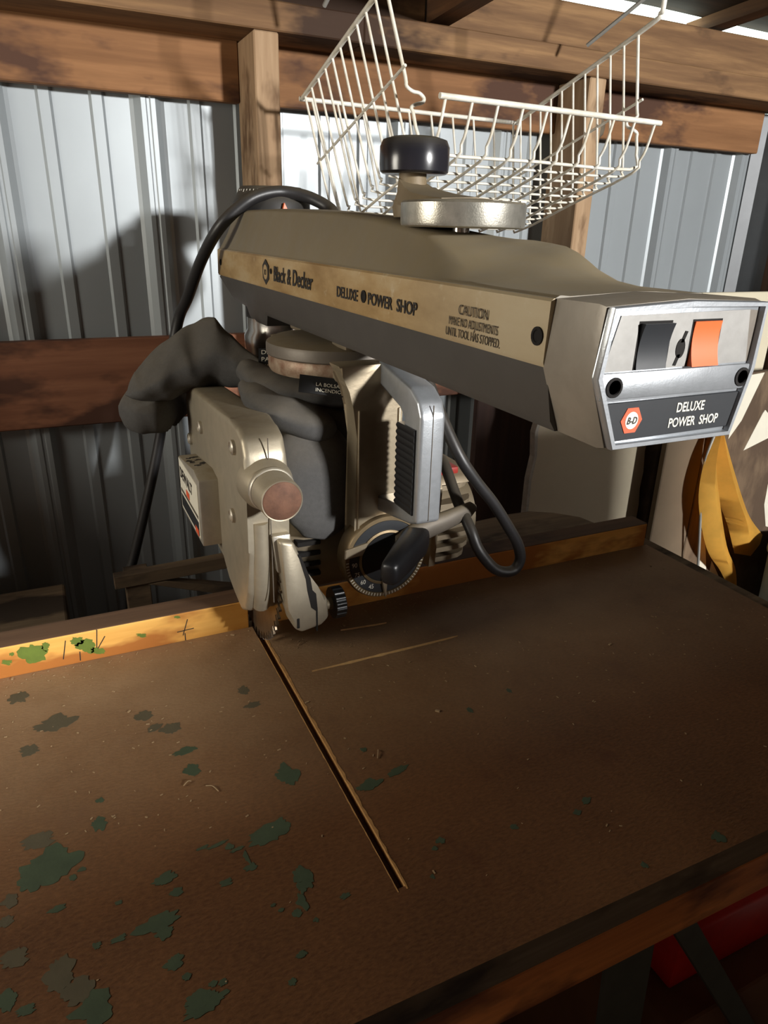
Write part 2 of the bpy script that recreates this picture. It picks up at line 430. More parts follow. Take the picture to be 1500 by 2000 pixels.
for lo, hi in (((-1.02, FLOOR), (-.98, .99)), ((-.18, FLOOR), (-.14, .99)), ((-.98, .95), (-.18, .99))):
    bm = BM(); box(bm, (lo[0], YF-.03, lo[1]), (hi[0], YF+.02, hi[1]), .002, 1); obj('door_frame', bm, 'stud_wood', ds)
for k in range(5):
    bm = BM(); box(bm, (-.978+k*.1595, YF-.025, FLOOR+.01), (-.822+k*.1595, YF-.003, .948), .003, 1); obj('door_plank', bm, 'brown_panel', ds)
# roof: board sheathing on rafters, open by a finger's width above the wall plate
ce = structure('ceiling', (0, 0, .9))
ZR, SL = .888, .05
nb = 26
for k in range(nb):          # sheathing boards, their gaps running along the wall
    ya, yb_ = 1.283 - k*.145, 1.283 - (k+1)*.145 + .003
    bm = BM(); loft(bm, [[V((x, y, ZR+(YB-y)*SL+dz + (.003*math.sin(x*7+k) if k == 0 else 0))) for y, dz in ((ya, 0), (yb_, 0), (yb_, .02), (ya, .02))] for x in [X0-.05+(X1-X0+.1)*q/40 for q in range(41)]])
    obj('roof_board', bm, 'roof_wood', ce)
for x, dp in ((-.62, .098), (.655, .098), (1.311, .024)):
    bm = BM()
    loft(bm, [[V((x+dx, y, ZR+(YB-y)*SL + dz)) for dx, dz in ((0, -dp), (.04, -dp), (.04, -.0003), (0, -.0003))] for y in (1.32 if x > .6 else 1.24, YF)])
    obj('rafter', bm, 'rafter_wood', ce)

# ================================================================== saw table
ts = thing('saw_table', 'brown hardboard saw table with long kerf slot and green paint splashes', 'table', (.25, .5, FLOOR))
TX0, TX1, TY0, TY1, TH = -.62, .847, .268, .7615, -.028
KX, KW = .1892, .0036
bm = BM()
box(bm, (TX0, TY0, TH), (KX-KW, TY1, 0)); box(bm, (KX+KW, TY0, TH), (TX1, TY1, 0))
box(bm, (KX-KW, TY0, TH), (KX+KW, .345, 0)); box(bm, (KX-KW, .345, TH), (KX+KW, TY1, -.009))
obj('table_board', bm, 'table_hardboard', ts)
# rubbed ragged lip of the kerf
bm = BM(); rnd = random.Random(3)
for sgn, wd in ((1, .0022), (-1, .0008)):
    T, y = [], .342
    while y < .735:
        ww = wd*(.5+rnd.random()) * (1.0 if y > .40 else .7)
        T.append((y, ww)); y += .006
    A = [bm.verts.new((KX+sgn*(KW-.0001), y, .0004)) for y, _ in T]; B = [bm.verts.new((KX+sgn*(KW+ww), y, .0003)) for y, ww in T]
    D = [bm.verts.new((KX+sgn*(KW-.0003), y, -.006)) for y, _ in T]
    for q in range(len(T)-1):
        bm.faces.new((A[q], A[q+1], B[q+1], B[q])); bm.faces.new((A[q], D[q], D[q+1], A[q+1]))
o = obj('kerf_edge', bm, 'fresh_cut', ts); o['label'] = 'ragged pale lip of the saw kerf'
# shallow score cuts parallel to the fence
for (xa, xb, ya, yb, hw) in ((.222, .415, .640, .640, .0019), (.285, .346, .709, .703, .0013)):
    bm = BM(); rnd = random.Random(int(xa*1000)); up, dn = [], []
    for q in range(21):
        t = q/20; x = xa+(xb-xa)*t; y = ya+(yb-ya)*t; h = hw*(.25+min(1, 6*t*(1-t)))*(.7+.6*rnd.random())
        up.append((x, y+h, .0002)); dn.append((x, y-h, .0002))
    mid = [((p[0]+q[0])/2, (p[1]+q[1])/2, .0016) for p, q in zip(up, dn)]
    loft(bm, [up, mid, dn], False, False)
    o = obj('score_cut', bm, 'pale_scratch', ts); o['label'] = 'shallow score cut with pale raised edge'
# front edge: oak lipping with a dusty rounded top
bm = BM(); prism(bm, [(TY0-.002, -.004), (TY0, 0), (TY0, -.026), (TY0-.003, -.026), (TY0-.003, -.008)], 'x', TX0, TX1)
obj('rounded_lip', bm, 'grey_plank', ts, 40)
bm = BM(); box(bm, (TX0, TY0-.004, -.072), (TX1, TY0+.02, -.0245), .0015, 1); obj('front_edging', bm, 'edge_wood', ts)
bm = BM(); box(bm, (TX1, TY0-.02, -.05), (TX1+.028, TY1+.04, -.004), .004, 2); obj('end_board', bm, 'grey_plank', ts)
bm = BM(); box(bm, (TX0, TY0+.021, -.06), (TX1, TY1+.1, TH), .001, 1); obj('under_board', bm, 'shelf_wood', ts)
# splashes of green paint
SPL = [(-.069,.624,.0096,.0078,1),(.067,.565,.0108,.0044,0),(.068,.537,.0061,.0076,0),(.146,.495,.0094,.0134,0),(.210,.453,.0117,.0058,0),(.243,.459,.0096,.0040,0),(-.016,.504,.0068,.0070,0),(-.062,.505,.0124,.0085,1),(-.055,.475,.0199,.0175,0),(-.068,.465,.0085,.0080,0),(.111,.437,.0171,.0082,0),(.121,.440,.0108,.0072,0),(-.013,.531,.0035,.0025,0),(.078,.436,.0033,.0031,0),(.026,.426,.0086,.0048,0),(.032,.411,.0042,.0037,0),(.068,.404,.0047,.0033,0),(.123,.385,.0068,.0086,0),(.119,.377,.0031,.0055,0),(.116,.364,.0035,.0070,0),(.109,.357,.0034,.0034,0),(.147,.356,.0043,.0022,0),(-.050,.432,.0052,.0027,0),(.015,.391,.0140,.0064,0),(.017,.381,.0065,.0053,0),(-.012,.389,.0054,.0025,0),(-.027,.390,.0028,.0028,0),(.021,.355,.0059,.0049,0),(.102,.325,.0039,.0023,0),(.026,.342,.0031,.0022,0),(.041,.330,.0031,.0018,0),(.048,.328,.0031,.0021,0),(.090,.309,.0027,.0024,0),(.034,.319,.0139,.0054,0),(.030,.324,.0083,.0048,0),(-.083,.374,.0059,.0066,0),(-.071,.362,.0058,.0035,0),(-.031,.346,.0118,.0119,0),(-.050,.378,.0085,.0115,1),(-.041,.362,.0100,.0091,1),(.089,.410,.0056,.0029,0),(.058,.444,.0050,.0016,0),(.070,.442,.0075,.0016,0),(.084,.431,.0058,.0015,0),(.088,.421,.0020,.0061,0),(-.032,.461,.0032,.0020,0),(-.039,.456,.0027,.0030,0),(-.009,.419,.0026,.0018,0),(.099,.364,.0023,.0013,0),(.095,.370,.0019,.0013,0),(.120,.346,.0019,.0017,0),(-.046,.657,.0178,.0120,1),(.060,.604,.0092,.0073,1),(.045,.611,.0061,.0049,1),(.037,.635,.0078,.0077,1),(.142,.635,.0055,.0074,1),(.145,.608,.0075,.0044,1),(-.078,.716,.0096,.0087,1),(.381,.358,.0046,.0032,0),(.364,.350,.0036,.0030,0),(.304,.359,.0035,.0028,0),(.239,.372,.0038,.0027,0),(.231,.367,.0021,.0021,0),(.457,.280,.0066,.0048,0),(.378,.284,.0025,.0026,0),(.216,.344,.0020,.0019,0),(.410,.520,.0023,.0038,0),(.352,.508,.0027,.0043,0),(.224,.498,.0030,.0029,0),(-.082,.453,.0060,.0057,1),(-.085,.436,.0051,.0045,1),(-.078,.403,.0090,.0073,1)]
for i, (x, y, a, b, k) in enumerate(SPL):
    obj('paint_splash', splat_bm(x, y, a, b, lambda u, v, h: (u, v, h), .00025 + .00003*(i % 5), i, .12), 'dusty_green' if k else 'green_paint', ts)
# sawdust and chips on the table
rnd = random.Random(11); bm = BM()
for k in range(700):
    x = rnd.uniform(-.30, .83); y = .757 - .30*rnd.random()**2.2 if rnd.random() < .85 else rnd.uniform(.3, .75)
    if abs(x-KX) < .007: continue
    s = rnd.uniform(.00025, .0006)*(2.0 if rnd.random() < .04 else 1); l = s*rnd.uniform(1, 3.2); a = rnd.random()*PI
    box(bm, (-l, -s, 0), (l, s, s), mat=Matrix.Translation((x, y, .0001)) @ Matrix.Rotation(a, 4, 'Z'))
for x, y, a, l in ((.234, .486, 1.1, .006), (.079, .505, -.9, .007), (.06, .52, .4, .004), (.23, .70, .5, .006), (.40, .73, .8, .005)):
    tube(bm, catmull([(x-l*math.cos(a), y-l*math.sin(a), .001), (x+.001, y+.0015, .002), (x+l*math.cos(a), y+l*math.sin(a), .001)], 5), .0005, 5)
o = obj('sawdust_chips', bm, 'sawdust', ts); o['kind'] = 'stuff'

# fence: pine strip standing behind the table board, sawn through at the blade
fe = thing('table_fence', 'orange pine fence strip behind the saw table with green paint smears', 'fence', (.2, .78, 0))
FY0, FY1, FZ = .762, .797, .0375
bm = BM()
box(bm, (TX0, FY0, -.02), (.1815, FY1, FZ), .001, 1)
obj('fence_strip', bm, 'fence_wood', fe)
bm = BM(); box(bm, (.1965, FY0, -.02), (.842, FY1, FZ), .001, 1)
obj('fence_strip', bm, 'fence_wood', fe)
for a, b in ((TX0, .1815), (.1965, .842)):
    bm = BM(); box(bm, (a, FY0+.001, FZ-.0004), (b, FY1, FZ+.0008)); o = obj('weathered_top', bm, 'fence_top_wood', fe); o['label'] = 'grey brown dusty top face of the fence'
for i, (x, z, a, b) in enumerate([(-.062,.024,.0134,.0110),(-.048,.029,.0042,.0052),(-.016,.027,.0065,.0053),(-.007,.019,.0110,.0080),(.004,.010,.0089,.0041),(.054,.019,.0064,.0021),(-.088,.019,.0050,.0032),(-.082,.028,.0030,.0019),(.096,.034,.0048,.0014)]):
    obj('paint_smear', splat_bm(x, z, a, b, lambda u, v, h: (u, FY0-h, v), .0003, 70+i, -.35), 'fence_green', fe)
for x, z, l, a in ((.104, .018, .011, 1.25), (.104, .014, .010, .05), (-.03, .02, .012, 1.35), (.005, .026, .012, 1.45), (.009, .02, .009, 1.0), (.103, .005, .005, 1.57), (-.015, .008, .006, 1.5)):
    bm = BM(); box(bm, (-l, -.0003, -.0005), (l, 0, .0005), mat=Matrix.Translation((x, FY0, z)) @ Matrix.Rotation(-a, 4, 'Y')); obj('pencil_mark', bm, 'print_black', fe)

rb = BM()
prism(rb, [(.36, .7995), (.772, .7995), (.765, .835), (.735, .868), (.70, .889), (.66, .889), (.50, .875), (.36, .872)], 'z', .005, .034, .002, 1)
tag(obj('rear_plank', rb, 'grey_plank'), 'weathered grey plank with rounded corner lying behind the fence', 'board')
# bearers that carry fence and plank
bm = BM(); box(bm, (TX0, .765, -.045), (.845, .90, -.0205), .001, 1); box(bm, (.36, .805, -.0205), (.77, .86, .005), .001, 1)
obj('rear_bearer', bm, 'shelf_wood', ts)

# ================================================================== radial arm saw
XC = .296
saw = thing('radial_arm_saw', 'dusty grey radial arm saw with tan stripe and silver nose over table', 'saw', (XC, .985, -.02))
def P(name, bm, mat, parent=saw, smooth=35, label=None):
    o = obj(name, bm, mat, parent, smooth)
    if label: o['label'] = label
    return o
# column and its collar
bm = BM(); cyl(bm, (XC, .985, -.0205), (XC, .985, .37), .040, 40); P('column', bm, 'column_black')
bm = BM(); lathe(bm, [(.055, -.0205), (.065, -.0205), (.065, .01), (.052, .03), (.041, .032), (.041, -.0205)], (XC, .985, 0), (0, 0, 1), 40); P('column_base', bm, 'column_black')
bm = BM(); lathe(bm, [(.041, .305), (.050, .307), (.0515, .318), (.0515, .332), (.047, .340), (.047, .356), (.041, .357)], (XC, .955, 0), (0, 0, 1), 40); P('column_collar', bm, 'chrome', label='bright worn collar under the rear of the arm')
# arm: lower housing, side stripes, upper cover
lower = BM()
def lowsec(y, zb, hb, ht=.0545): return [V((XC-ht, y, .404)), V((XC-hb-.004, y, zb+.006)), V((XC-hb, y, zb)), V((XC+hb, y, zb)), V((XC+hb+.004, y, zb+.006)), V((XC+ht, y, .404))]
loft(lower, [lowsec(.305, .367, .044), lowsec(.875, .367, .043), lowsec(.885, .353, .041), lowsec(.952, .353, .041), lowsec(.962, .368, .043), lowsec(1.035, .372, .044), lowsec(1.068, .395, .052)])
arm = P('arm_lower_housing', lower, 'arm_lower_shade', label='grey underside housing of the arm, darkened for shade')
stripes = []
for s in (-1, 1):
    bm = BM()
    loft(bm, [[V((XC+s*a, y, z)) for a, z in ((.050, .4045), (.0562, .4035), (.0572, .4060), (.0562, .4375), (.0545, .4390), (.050, .4385))] for y in (.305, .6, 1.060, 1.072)])
    stripes.append(P('side_stripe', bm, 'stripe_tape', label='yellowed silver stripe along the side of the arm'))
stripe = stripes[0]
SX = XC - .0570
cover = BM(); rings = []
prof = [  # y, left edge z, right edge z, left half width of the hump
 (1.074, .452, .452, .040), (1.066, .470, .470, .036), (1.05, .484, .484, .034), (1.02, .4895, .4895, .033), (.90, .4895, .4895, .033), (.78, .4875, .487, .033),
 (.66, .484, .482, .033), (.58, .479, .476, .033), (.53, .4735, .471, .033), (.49, .469, .4675, .033), (.465, .4625, .466, .034), (.44, .4535, .4655, .036),
 (.42, .4465, .464, .039), (.405, .4425, .4625, .042), (.392, .4410, .459, .044), (.38, .4405, .454, .046), (.368, .4403, .4485, .047), (.355, .440, .4445, .048), (.335, .440, .442, .048), (.305, .440, .441, .048)]
for y, zl, zr, hw in prof:
    zc = (zl+zr)/2 + .0015
    rings.append([V((XC-.0535, y, .4375)), V((XC-.0535, y, .4392)), V((XC-.051, y, .4408 if zl > .441 else zl+.0004)), V((XC-hw-.002, y, max(zl-.0035, .4405))), V((XC-hw+.004, y, zl)), V((XC-.015, y, zl+.3*(zr-zl)+.001)), V((XC, y, zc)),
                  V((XC+.015, y, zl+.7*(zr-zl)+.001)), V((XC+.030, y, zr)), V((XC+.036, y, max(zr-.004, .4405))), V((XC+.051, y, .4405)), V((XC+.0535, y, .4375))])
loft(cover, rings)
P('arm_upper_cover', cover, 'arm_cover_paint', smooth=50, label='dusty olive grey top cover of the arm')
# nose casting and face
NY = .266
bm = BM()
def nsec(y, g=0): return [V((XC-.0535+g, y, .4395-g)), V((XC-.0570+g, y, .4045)), V((XC-.0425+g, y, .3665+g)), V((XC+.0465-g, y, .3665+g)), V((XC+.0560-g, y, .4045)), V((XC+.0545-g, y, .4405-g)), V((XC, y, .4425-g))]
loft(bm, [nsec(.306, .0005), nsec(.272), nsec(.2675, .001)])
nose = P('nose_casting', bm, 'nose_casting', smooth=30, label='brownish grey end casting of the arm')
nf = BM()
outer = [(XC-.0515, .4385), (XC-.0562, .4045), (XC-.0402, .3672), (XC+.0455, .3672), (XC+.0545, .4045), (XC+.0545, .4395), (XC, .4412)]
prism(nf, outer, 'y', NY, .2685, .0012, 2)
face = P('nose_plate', nf, 'brushed_silver', label='bright silver end plate with switches')
def rim(pts, wdt, y0, y1, mat, name):
    bm = BM(); n = len(pts); cx = sum(p[0] for p in pts)/n; cz = sum(p[1] for p in pts)/n
    rr = []
    for q, (x, z) in enumerate(pts):
        px, pz = pts[q-1]; nx, nz = pts[(q+1) % n]
        d1 = V((x-px, z-pz)).normalized(); d2 = V((nx-x, nz-z)).normalized()
        nrm = (V((-d1.y, d1.x)) + V((-d2.y, d2.x))).normalized()
        if nrm.dot(V((cx-x, cz-z))) < 0: nrm = -nrm
        rr.append([V((x, y1, z)), V((x, y0+.0008, z)), V((x+nrm.x*.0006, y0, z+nrm.y*.0006)), V((x+nrm.x*wdt*.8, y0, z+nrm.y*wdt*.8)), V((x+nrm.x*wdt, y1, z+nrm.y*wdt))])
    R = [[bm.verts.new(p) for p in r] for r in rr]
    for q in range(n):
        A, B = R[q], R[(q+1) % n]
        for k in range(4): bm.faces.new((A[k], A[k+1], B[k+1], B[k]))
    return obj(name, bm, mat, face, 40)
rim(outer, .0040, NY-.0032, NY+.0005, 'brushed_silver', 'rim')
bm = BM(); prism(bm, [(XC-.0445, .4345), (XC-.0515, .4075), (XC+.0488, .4080), (XC+.0440, .4355)], 'y', NY-.0007, NY+.001); obj('switch_panel', bm, 'panel_silver', face)['label'] = 'mottled grey switch panel'
bm = BM(); prism(bm, [(XC+.0440, .4355), (XC+.0488, .4080), (XC+.0512, .4082), (XC+.0505, .4350)], 'y', NY-.0002, NY+.001); obj('panel_recess', bm, 'plate_grey', face)
bm = BM(); box(bm, (XC-.0525, NY-.0022, .3935), (XC+.0512, NY+.001, .4070), .0008, 2); obj('cross_bar', bm, 'brushed_silver', face, 40)
for xa, xb, m, tilt, lab in ((.2645, .2845, 'label_black', .05, 'black rocker switch'), (.3005, .3195, 'orange_plastic', -.06, 'orange rocker switch')):
    bm = BM(); box(bm, (xa-.001, NY-.0009, .4076), (xb+.001, NY+.001, .4315)); obj('switch_well', bm, 'dark_hole', face)
    bm = BM(); n = 8; rings = []
    for q in range(n+1):
        z = .4079 + .0226*q/n; t = q/n*2-1; y = NY - .0016 - .0016*t*t - tilt*.02*t
        rings.append([V((xa, NY+.001, z)), V((xa, y, z)), V((xb, y, z)), V((xb, NY+.001, z))])
    loft(bm, rings); obj('rocker_switch', bm, m, face, 30)['label'] = lab
bm = BM()
kz, kx = .4172, .2938
pts = [(kx + (.0031*math.cos(a)) , kz + (.0050*math.sin(a))) for a in [2*PI*k/20 for k in range(20)]]
prism(bm, pts, 'y', NY-.0010, NY); 
prism(bm, [(kx-.0035, kz-.0085), (kx-.0015, kz-.0088), (kx+.0006, kz-.003), (kx-.0015, kz-.003)], 'y', NY-.0010, NY)
prism(bm, [(kx+.0035, kz+.0085), (kx+.0015, kz+.0088), (kx-.0006, kz+.003), (kx+.0015, kz+.003)], 'y', NY-.0010, NY)
obj('key_slot', bm, 'dark_hole', face)
for x in (.2518, .3423):
    bm = BM(); lathe(bm, [(.0046, 0), (.0052, .0004), (.0052, .0012), (.0038, .0014), (.0035, .0006), (0, .0006)], (x, NY-.0016, .4000), (0, -1, 0), 24); obj('screw_recess', bm, 'dark_hole', face, 40)
bm = BM(); prism(bm, [(XC-.0462, .3918), (XC-.0385, .3712), (XC+.0440, .3722), (XC+.0492, .3918)], 'y', NY-.0012, NY+.001, .0004, 1); npl = obj('name_plate', bm, 'label_black', face); npl['label'] = 'dark name plate with white lettering'
XD, ZD = (1, 0, 0), (0, 0, 1)
bx, bz = .2675, .3818
bm = BM(); prism(bm, [(bx+.0072*math.cos(a), bz+.0076*math.sin(a)) for a in [k*PI/3 for k in range(6)]], 'y', NY-.0016, NY-.0010); obj('badge', bm, 'badge_orange', face)['label'] = 'orange hexagon badge with white disc'
bm = BM(); prism(bm, [(bx+.0043*math.cos(a), bz+.0046*math.sin(a)) for a in [k*PI/12 for k in range(24)]], 'y', NY-.0018, NY-.0010); obj('badge_disc', bm, 'print_white', face)
text(face, 'B-D', .0052, (bx-.0001, NY-.0019, bz-.0018), XD, ZD, 'print_black', shear=.25, align='CENTER', squash=.78, bold=.0001)
text(face, 'DELUXE', .0072, (.3085, NY-.0014, .3836), XD, ZD, 'print_white', align='CENTER', squash=.78, bold=.00012)
text(face, 'POWER  SHOP', .0072, (.3125, NY-.0014, .3755), XD, ZD, 'print_white', align='CENTER', squash=.78, bold=.00012)
# lettering on the near stripe
YD = (0, -1, 0)
def st(s, size, y, z, **kw): return text(stripe, s, size, (SX-.0005, y, z), YD, ZD, kw.pop('mat', 'print_black'), **kw)
st('Black & Decker', .0225, .797, .4140, shear=.16, squash=.90, bold=.0003)
st('DELUXE', .0128, .605, .4140, squash=1.02, bold=.0002)
st('POWER  SHOP', .0128, .537, .4140, squash=1.02, bold=.0002)
st('CAUTION', .0088, .378, .4215, align='CENTER', squash=.86, mat='print_grey')
st('MAKE NO ADJUSTMENTS', .0076, .378, .4142, align='CENTER', squash=.66, mat='print_grey')
st('UNTIL TOOL HAS STOPPED.', .0076, .378, .4072, align='CENTER', squash=.66, mat='print_grey')
bm = BM(); hy, hz = .826, .4215
prism(bm, [(hy+.0140*math.cos(a), hz+.0140*math.sin(a)) for a in [PI/2+k*PI/3 for k in range(6)]], 'x', SX-.0006, SX); obj('emblem', bm, 'print_black', stripe)
bm = BM(); prism(bm, [(hy+.0082*math.cos(a), hz+.0082*math.sin(a)) for a in [k*PI/10 for k in range(20)]], 'x', SX-.0009, SX); obj('emblem_disc', bm, 'stripe_tape', stripe)
text(stripe, 'BD', .0085, (SX-.0011, hy, hz-.003), YD, ZD, 'print_black', align='CENTER', shear=.2, squash=.8)
for y, z, r in ((1.052, .4215, .0042), (.5455, .4190, .0050), (.3125, .4190, .0050), (.806, .4235, .0030)):
    bm = BM(); lathe(bm, [(r, 0), (r, .0009), (r*.7, .0009), (r*.6, .0003), (0, .0003)], (SX+.0002, y, z), (-1, 0, 0), 18); obj('screw_hole', bm, 'dark_hole', stripe)

# latch crank on top of the arm
ck = BM(); cyl(ck, (XC, .494, .462), (XC, .494, .480), .0065, 20); P('crank_shaft', ck, 'chrome')
bm = BM(); lathe(bm, [(.044, 0), (.0465, .001), (.0470, .003), (.0470, .0165), (.0455, .0180), (.020, .0200), (0, .0204)], (XC+.001, .494, .4725), (0, 0, 1), 48)
disc = P('crank_disc', bm, 'disc_metal', label='silver crank disc with dusty top')
bm = BM(); box(bm, (XC+.026, .455, .474), (XC+.0268, .4568, .4895)); obj('disc_mark', bm, 'dark_hole', disc)
bm = BM(); rings = []
for t, hwid, z0, z1 in ((0, .034, .486, .492), (.3, .032, .487, .4945), (.6, .025, .488, .498), (.85, .0165, .489, .503), (1, .0125, .490, .510)):
    y = .478 + t*.100; x0 = XC + .002 - .004*t
    rings.append([V((x0-hwid, y, z0)), V((x0-hwid*.85, y, z1)), V((x0, y, z1+.0015)), V((x0+hwid*.85, y, z1)), V((x0+hwid, y, z0))])
loft(bm, rings); obj('crank_arm', bm, 'crank_paint', disc, 50)
bm = BM(); lathe(bm, [(.0150, .480), (.0165, .488), (.0125, .500), (.0115, .512), (.0120, .516)], (XC, .577, 0), (0, 0, 1), 28); obj('crank_post', bm, 'crank_paint', disc, 50)
bm = BM(); lathe(bm, [(0, .5135), (.0265, .5135), (.0285, .5150), (.0290, .520), (.0288, .5335), (.0265, .5385), (.020, .5405), (0, .5412)], (XC+.001, .577, 0), (0, 0, 1), 48); obj('crank_knob', bm, 'knob_plastic', disc, 40)['label'] = 'glossy black round crank knob'
for q in range(4):
    bm = BM(); box(bm, (XC+.004+q*.008, .459, .4905), (XC+.009+q*.008, .4605, .4915)); obj('disc_figure', bm, 'print_white', disc)

# mitre scale cap over the column
bm = BM(); lathe(bm, [(0, .478), (.054, .480), (.054, .500), (.050, .507), (.044, .519), (.042, .521), (0, .5215)], (XC+.018, 1.045, 0), (0, 0, 1), 40)
cap = P('scale_cap', bm, 'cap_black', label='black mitre scale cap behind the arm')
bm = BM()
for q in range(26):
    a = PI + q*PI/25; ca, sa = math.cos(a), math.sin(a); l = .0022 if q % 3 else .004
    box(bm, (-.0004, -.0002, -l), (.0004, .0002, 0), mat=Matrix.Translation((XC+.018+.0462*ca, 1.045+.0462*sa, .5165)) @ Matrix.Rotation(a+PI/2, 4, 'Z') @ Matrix.Rotation(-.45, 4, 'X'))
o = obj('scale_ticks', bm, 'print_white', cap); o['kind'] = 'stuff'
bm = BM(); prism(bm, [(XC+.016, .492), (XC+.022, .492), (XC+.018, .500)], 'y', .985, .990); obj('scale_pointer', bm, 'orange_plastic', cap)

# yoke
YX, YY = .300, .752
bm = BM(); lathe(bm, [(0, .3605), (.050, .3600), (.074, .3565), (.0815, .3525), (.0825, .3495), (.0825, .3405), (.081, .339)], (YX, YY, 0), (0, 0, 1), 56); P('swivel_plate', bm, 'plate_grey', label='dusty round swivel plate above the yoke')
bm = BM(); lathe(bm, [(.0795, .339), (.0805, .3375), (.0805, .3255), (.078, .3215), (0, .321)], (YX, YY, 0), (0, 0, 1), 56); P('yoke_rim', bm, 'rusty_rim', label='rusty cast rim under the swivel plate')
bm = BM(); lathe(bm, [(.020, .3600), (.020, .3665)], (YX, YY, 0), (0, 0, 1), 24); P('roller_head', bm, 'motor_cast')
for ya in (.66, .80):
    bm = BM(); box(bm, (YX-.030, ya, .3555), (YX+.030, ya+.04, .3665), .003); P('roller_block', bm, 'motor_cast')
bm = BM()
leg = [(.252, .346), (.260, .336), (.2675, .320), (.2720, .302), (.274, .270), (.274, .165), (.270, .150), (.276, .125), (.292, .112), (.326, .112), (.340, .125), (.342, .150), (.326, .165), (.3225, .19), (.3225, .31), (.327, .328), (.336, .340), (.338, .346)]
prism(bm, leg, 'y', .637, .664, .0025, 2)
yk = P('yoke_front_leg', bm, 'yoke_cast', smooth=40, label='pale cast metal yoke leg')
bm = BM(); prism(bm, leg, 'y', .842, .868, .0025, 2); P('yoke_rear_leg', bm, 'yoke_cast', smooth=40)
bm = BM(); box(bm, (.264, .645, .322), (.334, .862, .3435), .004); P('yoke_bridge', bm, 'yoke_cast', smooth=40)
bm = BM(); box(bm, (.2745, .6345, .168), (.2770, .640, .300), .001); box(bm, (.3195, .6345, .168), (.322, .640, .300), .001); obj('leg_flange', bm, 'yoke_cast', yk, 40)
# D handle in front of the leg
bm = BM()
C_ = [(.549, .206), (.549, .312), (.556, .325), (.572, .335), (.645, .349), (.645, .325), (.590, .316), (.577, .305), (.576, .219), (.584, .211), (.645, .205), (.645, .186), (.565, .200)]
prism(bm, C_, 'x', .299, .3255, .0035, 3); hd = P('pull_handle', bm, 'brushed_silver', smooth=45, label='polished silver pull handle of the yoke')
bm = BM(); n = 13
rings = []
for q in range(n*4+1):
    z = .2125 + (.298-.2125)*q/(n*4); b_ = .0022*abs(math.sin(q*PI/4))
    rings.append([V((.2972-b_*.3, .5565, z)), V((.2972-b_*.5, .592+b_, z)), V((.3273+b_*.5, .592+b_, z)), V((.3273+b_*.3, .5565, z))])
loft(bm, rings); obj('handle_grip', bm, 'black_plastic', hd, 30)['label'] = 'black ribbed grip of the handle'
bm = BM(); box(bm, (.3118, .5483, .208), (.3122, .5500, .322)); obj('mould_seam', bm, 'plate_grey', hd)
# bevel dial
DX, DY, DZ = .308, .6365, .133
bm = BM(); lathe(bm, [(.0495, -.018), (.0500, .002), (.0485, .0045), (.0440, .0045), (.0435, .003), (0, .003)], (DX, DY, DZ), (0, -1, 0), 56); dial = P('bevel_dial', bm, 'bronze_ring', label='bronze rimmed bevel dial with white degree figures')
bm = BM(); lathe(bm, [(.0433, 0), (.0433, .0040), (.030, .0040), (.030, 0)], (DX, DY, DZ), (0, -1, 0), 56); obj('scale_ring', bm, 'label_black', dial)
bm = BM(); lathe(bm, [(.0325, 0), (.0325, .0055), (.0300, .0062), (.0290, .0050), (0, .0050)], (DX, DY, DZ), (0, -1, 0), 48); obj('hub_ring', bm, 'bronze_ring', dial, 40)
bm = BM(); lathe(bm, [(.0290, 0), (.0290, .0058), (0, .0058)], (DX, DY, DZ), (0, -1, 0), 48); obj('hub_face', bm, 'black_plastic', dial)
for s_, a in (('90', 186), ('75', 205), ('60', 224), ('45', 243)):
    a = math.radians(a); text(dial, s_, .0076, (DX+.0378*math.cos(a), DY-.0042, DZ+.0378*math.sin(a)-.0026), XD, ZD, 'print_white', align='CENTER', squash=.85)
bm = BM()
for q in range(40):
    a = math.radians(180 + q*4.6); ca, sa = math.cos(a), math.sin(a)
    box(bm, (.0446, -.0003, -.0004), (.0478, .0002, .0004), mat=Matrix.Translation((DX, DY-.0046, DZ)) @ Matrix.Rotation(-a, 4, 'Y'))
o = obj('degree_ticks', bm, 'print_white', dial); o['kind'] = 'stuff'
bm = BM(); prism(bm, [(DX-.022, DZ+.022), (DX-.0495, DZ+.017), (DX-.0505, DZ+.006), (DX-.029, DZ+.008)], 'y', DY-.0075, DY-.003, .001, 1); obj('dial_plate', bm, 'yoke_cast', dial)
bm = BM(); prism(bm, [(DX-.006, DZ-.024), (DX+.001, DZ-.024), (DX-.0005, DZ-.049)], 'y', DY-.0085, DY-.003); obj('dial_pointer', bm, 'yoke_cast', dial)
# bevel clamp: grey lever with a black hand grip
bm = BM(); lever = [V((.318, .632, .142)), V((.345, .630, .158)), V((.385, .632, .166)), V((.416, .636, .172)), V((.424, .637, .173))]
rings = []
for p, a, b_ in zip(lever, (.016, .014, .012, .010, .004), (.009, .008, .007, .006, .003)):
    rings.append([p+V((0, b_*math.cos(t), a*math.sin(t))) for t in [2*PI*k/16 for k in range(16)]])
loft(bm, rings); lv = P('clamp_lever', bm, 'plate_grey', smooth=60)
bm = BM(); d = V((-.064, -.058, -.006)).normalized(); p0 = V((.348, .632, .150))
x, y, _ = frame_of(d); rings = []
for t, a, b_ in ((0, .015, .013), (.012, .0175, .0150), (.05, .0160, .0130), (.082, .0135, .0105), (.088, .012, .009), (.090, .009, .006)):
    rings.append([p0 + d*t + x*math.copysign(abs(math.cos(k))**.6, math.cos(k))*b_ + y*math.copysign(abs(math.sin(k))**.6, math.sin(k))*a for k in [2*PI*q/24 for q in range(24)]])
loft(bm, rings); obj('lever_grip', bm, 'black_plastic', lv, 50)['label'] = 'black plastic grip of the bevel clamp'

